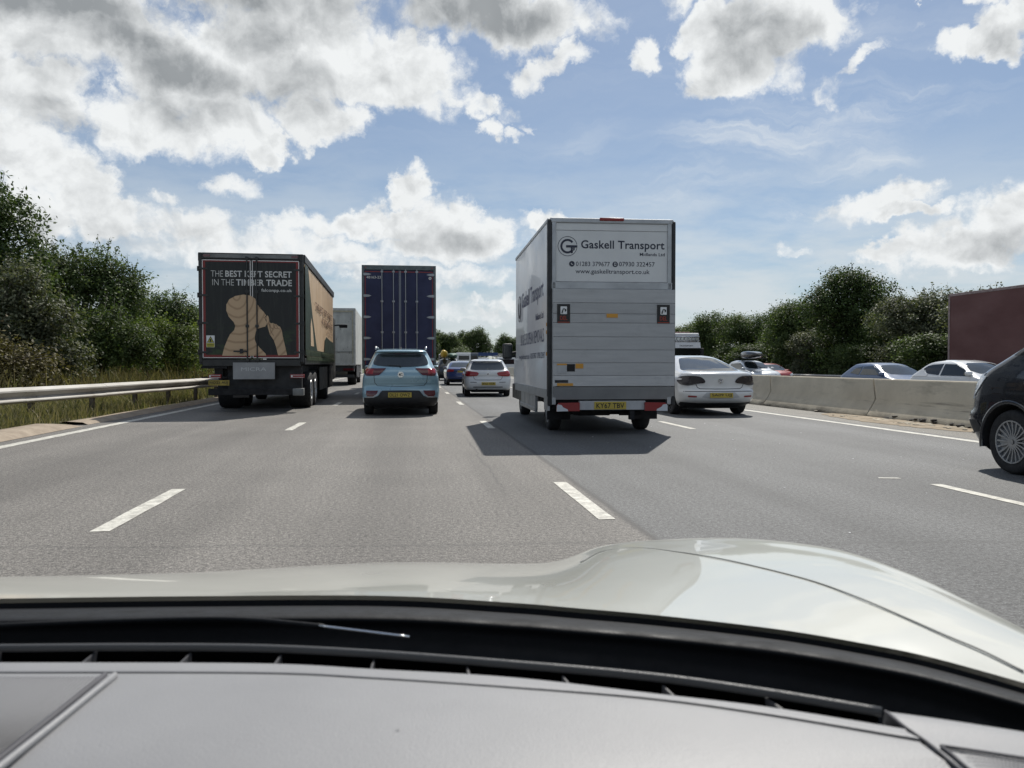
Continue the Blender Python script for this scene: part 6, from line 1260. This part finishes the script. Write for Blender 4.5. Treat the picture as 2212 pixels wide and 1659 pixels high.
DASH = [[(-0.4559, 0.7318, 0.9500), (-0.3415, 0.7186, 0.9500), (-0.1289, 0.6900, 0.9500), (-0.0326, 0.6657, 0.9500), (0.0790, 0.6341, 0.9500), (0.1796, 0.5905, 0.9500), (0.2569, 0.5559, 0.9500), (0.3354, 0.5101, 0.9500)],
 [(-0.4296, 0.6897, 0.9655), (-0.3218, 0.6772, 0.9655), (-0.1214, 0.6503, 0.9655), (-0.0308, 0.6273, 0.9655), (0.0744, 0.5974, 0.9655), (0.1692, 0.5563, 0.9655), (0.2419, 0.5236, 0.9655), (0.3158, 0.4803, 0.9655)],
 [(-0.4227, 0.6785, 0.9675), (-0.3166, 0.6662, 0.9675), (-0.1195, 0.6398, 0.9675), (-0.0303, 0.6172, 0.9675), (0.0732, 0.5880, 0.9675), (0.1666, 0.5476, 0.9675), (0.2383, 0.5156, 0.9675), (0.3111, 0.4732, 0.9675)],
 [(-0.4129, 0.6626, 0.9680), (-0.3088, 0.6497, 0.9680), (-0.1167, 0.6248, 0.9680), (-0.0296, 0.6039, 0.9680), (0.0715, 0.5739, 0.9680), (0.1649, 0.5419, 0.9680), (0.2346, 0.5076, 0.9680), (0.3128, 0.4610, 0.9680)],
 [(-0.4140, 0.6643, 0.9660), (-0.3096, 0.6513, 0.9660), (-0.1170, 0.6264, 0.9660), (-0.0297, 0.6055, 0.9660), (0.0717, 0.5755, 0.9660), (0.1654, 0.5435, 0.9660), (0.2354, 0.5092, 0.9660), (0.3139, 0.4627, 0.9660)],
 [(-0.4088, 0.6559, 0.9672), (-0.3057, 0.6431, 0.9672), (-0.1156, 0.6185, 0.9672), (-0.0294, 0.5980, 0.9672), (0.0708, 0.5685, 0.9672), (0.1634, 0.5370, 0.9672), (0.2326, 0.5033, 0.9672), (0.3104, 0.4575, 0.9672)],
 [(-0.3558, 0.5701, 0.9670), (-0.2661, 0.5589, 0.9670), (-0.1008, 0.5380, 0.9670), (-0.0259, 0.5249, 0.9670), (0.0696, 0.5063, 0.9670), (0.1593, 0.4870, 0.9670), (0.2298, 0.4676, 0.9670), (0.3107, 0.4412, 0.9670)],
 [(-0.3175, 0.5079, 0.9650), (-0.2375, 0.4980, 0.9650), (-0.0900, 0.4796, 0.9650), (-0.0234, 0.4713, 0.9650), (0.0692, 0.4598, 0.9650), (0.1572, 0.4488, 0.9650), (0.2292, 0.4398, 0.9650), (0.3135, 0.4293, 0.9650)],
 [(-0.2825, 0.4510, 0.9580), (-0.2113, 0.4421, 0.9580), (-0.0802, 0.4258, 0.9580), (-0.0209, 0.4184, 0.9580), (0.0733, 0.4067, 0.9580), (0.1563, 0.3963, 0.9580), (0.2275, 0.3875, 0.9580), (0.3200, 0.3759, 0.9580)]]
SIDEP = [[(0.3186, 0.5117, 0.9450), (0.3425, 0.4993, 0.9450), (0.3659, 0.4859, 0.9450), (0.3884, 0.4724, 0.9450), (0.4270, 0.4479, 0.9450)],
 [(0.3186, 0.5077, 0.9650), (0.3425, 0.4953, 0.9650), (0.3659, 0.4819, 0.9650), (0.3884, 0.4684, 0.9650), (0.4270, 0.4439, 0.9650)],
 [(0.3160, 0.4772, 0.9660), (0.3240, 0.4684, 0.9660), (0.3464, 0.4561, 0.9660), (0.3682, 0.4437, 0.9660), (0.4055, 0.4213, 0.9660)],
 [(0.3163, 0.4580, 0.9660), (0.3127, 0.4483, 0.9660), (0.3322, 0.4372, 0.9660), (0.3533, 0.4256, 0.9660), (0.3897, 0.4047, 0.9660)],
 [(0.3159, 0.4270, 0.9660), (0.3121, 0.4180, 0.9660), (0.3120, 0.4104, 0.9660), (0.3323, 0.4000, 0.9660), (0.3672, 0.3811, 0.9660)],
 [(0.3129, 0.3631, 0.9660), (0.3090, 0.3557, 0.9660), (0.3068, 0.3502, 0.9660), (0.3044, 0.3446, 0.9660), (0.3201, 0.3316, 0.9660)]]
PLINES = [[(0.3146, 0.5024, 0.9675), (0.3138, 0.4748, 0.9675), (0.3144, 0.4557, 0.9675), (0.3122, 0.4240, 0.9675), (0.3097, 0.3609, 0.9675)],
[(0.3199, 0.4526, 0.9675), (0.3192, 0.4397, 0.9675), (0.3174, 0.4233, 0.9675), (0.3120, 0.3606, 0.9675)],
[(0.3199, 0.4526, 0.9675), (0.3392, 0.4424, 0.9675), (0.3585, 0.4320, 0.9675), (0.3969, 0.4123, 0.9675)]]
BAR = [(-0.2191, 0.6285, 0.9690), (-0.2280, 0.5490, 0.9690), (-0.2348, 0.4923, 0.9690), (-0.2423, 0.4193, 0.9690)]
BAR2 = [(-0.2281, 0.6336, 0.9675), (-0.2360, 0.5547, 0.9675), (-0.2422, 0.4973, 0.9675), (-0.2483, 0.4226, 0.9675)]
RIBS = [[(-0.2591, 0.6735, 0.9640), (-0.2577, 0.6984, 0.9640)], [(-0.1819, 0.6639, 0.9640), (-0.1798, 0.6854, 0.9640)], [(-0.1075, 0.6516, 0.9640), (-0.1056, 0.6709, 0.9640)], [(-0.0314, 0.6323, 0.9640), (-0.0301, 0.6511, 0.9640)], [(0.0433, 0.6098, 0.9640), (0.0427, 0.6270, 0.9640)], [(0.1153, 0.5828, 0.9640), (0.1135, 0.5992, 0.9640)], [(0.1852, 0.5539, 0.9640), (0.1833, 0.5726, 0.9640)], [(0.2519, 0.5229, 0.9640), (0.2490, 0.5419, 0.9640)], [(-0.3348, 0.6829, 0.9640), (-0.3351, 0.7069, 0.9640)]]
WIPER = [(-0.4705, 0.8202, 0.9500), (-0.3910, 0.8239, 0.9500), (-0.2755, 0.8250, 0.9500), (-0.1985, 0.8212, 0.9500), (-0.1511, 0.8109, 0.9500), (-0.1198, 0.7985, 0.9500), (-0.0830, 0.7827, 0.9500)]
WSTRIP = [(-0.0870, 0.7798, 0.9520), (-0.0469, 0.7600, 0.9520), (-0.0024, 0.7377, 0.9520)]
RIDGE = [[(-0.2327, 0.6318, 0.9670), (-0.2447, 0.5025, 0.9670)], [(-0.2358, 0.6322, 0.9670), (-0.2471, 0.5028, 0.9670)], [(-0.2389, 0.6326, 0.9670), (-0.2495, 0.5031, 0.9670)], [(-0.2420, 0.6330, 0.9670), (-0.2519, 0.5034, 0.9670)], [(-0.2451, 0.6334, 0.9670), (-0.2543, 0.5037, 0.9670)], [(-0.2482, 0.6337, 0.9670), (-0.2568, 0.5040, 0.9670)], [(-0.2512, 0.6341, 0.9670), (-0.2592, 0.5043, 0.9670)], [(-0.2543, 0.6345, 0.9670), (-0.2616, 0.5046, 0.9670)], [(-0.2574, 0.6349, 0.9670), (-0.2640, 0.5049, 0.9670)], [(-0.2605, 0.6353, 0.9670), (-0.2664, 0.5052, 0.9670)], [(-0.2636, 0.6357, 0.9670), (-0.2689, 0.5055, 0.9670)], [(-0.2666, 0.6360, 0.9670), (-0.2713, 0.5058, 0.9670)], [(-0.2697, 0.6364, 0.9670), (-0.2737, 0.5061, 0.9670)], [(-0.2728, 0.6368, 0.9670), (-0.2761, 0.5064, 0.9670)], [(-0.2759, 0.6372, 0.9670), (-0.2785, 0.5067, 0.9670)], [(-0.2790, 0.6376, 0.9670), (-0.2810, 0.5070, 0.9670)], [(-0.2820, 0.6380, 0.9670), (-0.2834, 0.5073, 0.9670)], [(-0.2851, 0.6383, 0.9670), (-0.2858, 0.5076, 0.9670)], [(-0.2882, 0.6387, 0.9670), (-0.2882, 0.5079, 0.9670)], [(-0.2913, 0.6391, 0.9670), (-0.2906, 0.5082, 0.9670)], [(-0.2944, 0.6395, 0.9670), (-0.2930, 0.5085, 0.9670)], [(-0.2974, 0.6399, 0.9670), (-0.2955, 0.5088, 0.9670)], [(-0.3005, 0.6403, 0.9670), (-0.2979, 0.5091, 0.9670)], [(-0.3036, 0.6407, 0.9670), (-0.3003, 0.5094, 0.9670)], [(-0.3067, 0.6410, 0.9670), (-0.3027, 0.5097, 0.9670)], [(-0.3098, 0.6414, 0.9670), (-0.3051, 0.5100, 0.9670)], [(-0.3128, 0.6418, 0.9670), (-0.3076, 0.5103, 0.9670)], [(-0.3159, 0.6422, 0.9670), (-0.3100, 0.5107, 0.9670)], [(-0.3190, 0.6426, 0.9670), (-0.3124, 0.5110, 0.9670)], [(-0.3221, 0.6430, 0.9670), (-0.3148, 0.5113, 0.9670)]]
SPOTS = [(-0.1173, 0.5462, 0.9678), (-0.0089, 0.5161, 0.9676), (0.0042, 0.5043, 0.9672), (0.0498, 0.5038, 0.9675), (0.0682, 0.4918, 0.9670), (0.2644, 0.4487, 0.9670)]
PERF = [(0.3285, 0.4463, 0.9660), (0.3615, 0.4290, 0.9660), (0.3551, 0.4179, 0.9660), (0.3243, 0.4228, 0.9660)]
def cat_rows(rows, nu=8, nv=5):
    """smooth Catmull-Rom resampling of a grid of points"""
    def cr(P, n):
        P = np.asarray(P, float); Q = np.concatenate([[2 * P[0] - P[1]], P, [2 * P[-1] - P[-2]]]); out = []
        for i in range(1, len(Q) - 2):
            for k in range(n):
                t = k / n; out.append(.5 * (2 * Q[i] + (Q[i + 1] - Q[i - 1]) * t + (2 * Q[i - 1] - 5 * Q[i] + 4 * Q[i + 1] - Q[i + 2]) * t * t + (3 * Q[i] - Q[i - 1] - 3 * Q[i + 1] + Q[i + 2]) * t ** 3))
        out.append(Q[-2]); return np.array(out)
    A = np.array([cr(r, nu) for r in rows]); A = np.stack([cr(A[:, j], nv) for j in range(A.shape[1])], 1)
    return [[tuple(p) for p in r] for r in A]
def poly3(pts, n=8): return [p for p in cat_rows([pts, pts], n, 1)[0]]
root = empty('own_car', (0, 0, 0)); tag(root, 'cream car we look out of, its bonnet and grey dashboard along the picture bottom', 'car')
m_cream = mat('cream_paint', (.54, .545, .49), .30, coat=.8, spec=.3, var=.03, vscale=2)
k = nmat('dashboard_vinyl'); c = k.mix(k.mapr(k.noise(7, 6, .6, src=k.obj), .3, .7), (.235, .237, .245), (.27, .272, .28)); c = k.mix(k.mapr(k.noise(26, 5, .7, src=k.obj), .64, .74, 0, .35), c, (.20, .20, .20)); k.base(c, .50); k.bump(k.noise(700, 2, src=k.obj), .35, .001); m_dash = k.m
m_scut = mat('scuttle_black', (.012, .013, .015), .55, spec=.16, var=.15, vscale=30, bump=.12, bscale=500); m_lip = mat('vent_bar_plastic', (.07, .072, .075), .40, spec=.3, bump=.15, bscale=700)
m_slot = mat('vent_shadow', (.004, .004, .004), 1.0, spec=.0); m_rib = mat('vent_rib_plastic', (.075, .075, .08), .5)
b = MB(); b.grid(cat_rows(BONNET, 8, 6)); b.build('bonnet', m_cream, root, smooth=True, fix=False)
b = MB(); b.tube(poly3(SEAM, 6), .0009, 6); b.build('bonnet_seam', mat('seam_shadow', (.25, .25, .24), .8), root, smooth=True)
b = MB(); b.grid(cat_rows(COWL, 8, 5)); b.build('scuttle_panel', m_scut, root, smooth=True, fix=False)
b = MB(); b.tube(poly3(WIPER, 6), .0028, 8); w_ = b.build('wiper', m_scut, root, smooth=True); b = MB(); b.tube(poly3(WSTRIP, 4), .0013, 6); b.build('wiper_strip', m_chrome, w_, smooth=True)
b = MB(); b.grid(cat_rows(DASH, 8, 4)); b.build('dashboard', m_dash, root, smooth=True, fix=False)
b = MB(); b.grid(cat_rows(SIDEP, 6, 4)); b.build('side_panel', m_dash, root, smooth=True, fix=False)
b = MB(); P = poly3(LIP, 8); b.tube(P, .0032, 12); b.build('vent_bar', m_lip, root, smooth=True)
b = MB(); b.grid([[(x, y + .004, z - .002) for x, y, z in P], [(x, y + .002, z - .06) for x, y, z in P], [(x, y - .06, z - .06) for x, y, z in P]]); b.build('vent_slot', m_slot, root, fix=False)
for A_, B_ in RIBS:
    a, b2 = Vector(A_), Vector(B_); s = (b2 - a).cross(Vector((0, 0, 1))).normalized() * .0007
    b = MB(); b.add([a + s, a - s, b2 - s, b2 + s, a + s - Vector((0, 0, .014)), a - s - Vector((0, 0, .014)), b2 - s - Vector((0, 0, .014)), b2 + s - Vector((0, 0, .014))], [(0, 1, 2, 3), (0, 4, 5, 1), (1, 5, 6, 2), (2, 6, 7, 3), (3, 7, 4, 0)]); b.build('vent_rib', m_rib, root)
m_grv = mat('dash_groove', (.07, .07, .08), .7)
for P in PLINES: b = MB(); b.tube(poly3(P, 6), .0011, 6); b.build('panel_seam', m_grv, root, smooth=True)
b = MB(); b.tube(poly3(BAR, 4), .0026, 8); g = b.build('grille_divider', m_dash, root, smooth=True)
b = MB(); b.tube(poly3(BAR2, 4), .0024, 8); b.build('divider_groove', m_grv, g, smooth=True)
b = MB()
for A_, B_ in RIDGE:
    P = poly3([A_, tuple((np.array(A_) + np.array(B_)) / 2), B_], 10)
    b.tube(P, .0008, 6)
b.build('air_grille', mat('grille_grey', (.10, .10, .105), .5), root, smooth=True)
for i, p in enumerate(SPOTS[1:2]):
    b = MB(); s = .0008 + .0005 * (i % 3); b.add([(p[0] + s * (1.5 + .5 * math.sin(a * 2)) * math.cos(a), p[1] + s * math.sin(a), p[2] + .0004) for a in [2 * math.pi * j / 14 for j in range(14)]], [tuple(range(14))]); b.build('smudge', mat('smudge', (.215, .215, .22), .6), root)
b = MB(); c0, c1, c2, c3 = [np.array(p) for p in PERF]
for i in range(16):
    for j in range(6):
        u_, v_ = (i + .5 * (j % 2)) / 16, j / 5; p = (c0 * (1 - u_) + c1 * u_) * (1 - v_) + (c3 * (1 - u_) + c2 * u_) * v_
        b.add([(p[0] + .0009 * math.cos(a), p[1] + .0009 * math.sin(a), p[2] + .0016) for a in [math.pi * q / 4 for q in range(8)]], [tuple(range(8))])
b.build('speaker_grille', m_grv, root)
# cabin behind the lens: roof, seats, doors, tail, so that the dashboard is shaded as inside a car
m_head = mat('headliner', (.16, .155, .145), .9)
b = MB(); b.box(-1.12, .56, -2.2, .22, 1.47, 1.53, .02); b.build('roof', [m_cream], root, angle=40); b = MB(); b.box(-1.1, .54, -2.15, .20, 1.455, 1.468); b.build('headliner', m_head, root)
b = MB(); b.box(-1.14, -1.08, -2.3, .9, .30, .93, .02); b.box(.60, .66, -2.3, .5, .30, .93, .02); b.build('door', m_cream, root)
b = MB(); b.box(-1.12, .60, -2.3, -2.2, .3, 1.5, .02); b.build('tailgate', m_int, root)
for x in (-.85, 0.0): 
    b = MB(); b.box(x - .24, x + .24, -.55, -.02 - .35, .35, .52, .05); b.box(x - .24, x + .24, -.70, -.56, .45, 1.08, .05); b.box(x - .13, x + .13, -.72, -.60, 1.1, 1.3, .04); b.build('seat', m_int, root, smooth=True, angle=40)
b = MB(); b.box(-1.1, .6, -2.2, .85, .22, .30); b.build('floor_pan', m_under, root)
b = MB(); b.box(-1.05, .52, .48, 1.7, .35, .60); b.build('engine_bay', m_under, root)
for y in (1.55, -1.0):
    wheel(root, .60, y, .33, .22, 1); wheel(root, -1.10, y, .33, .22, -1)
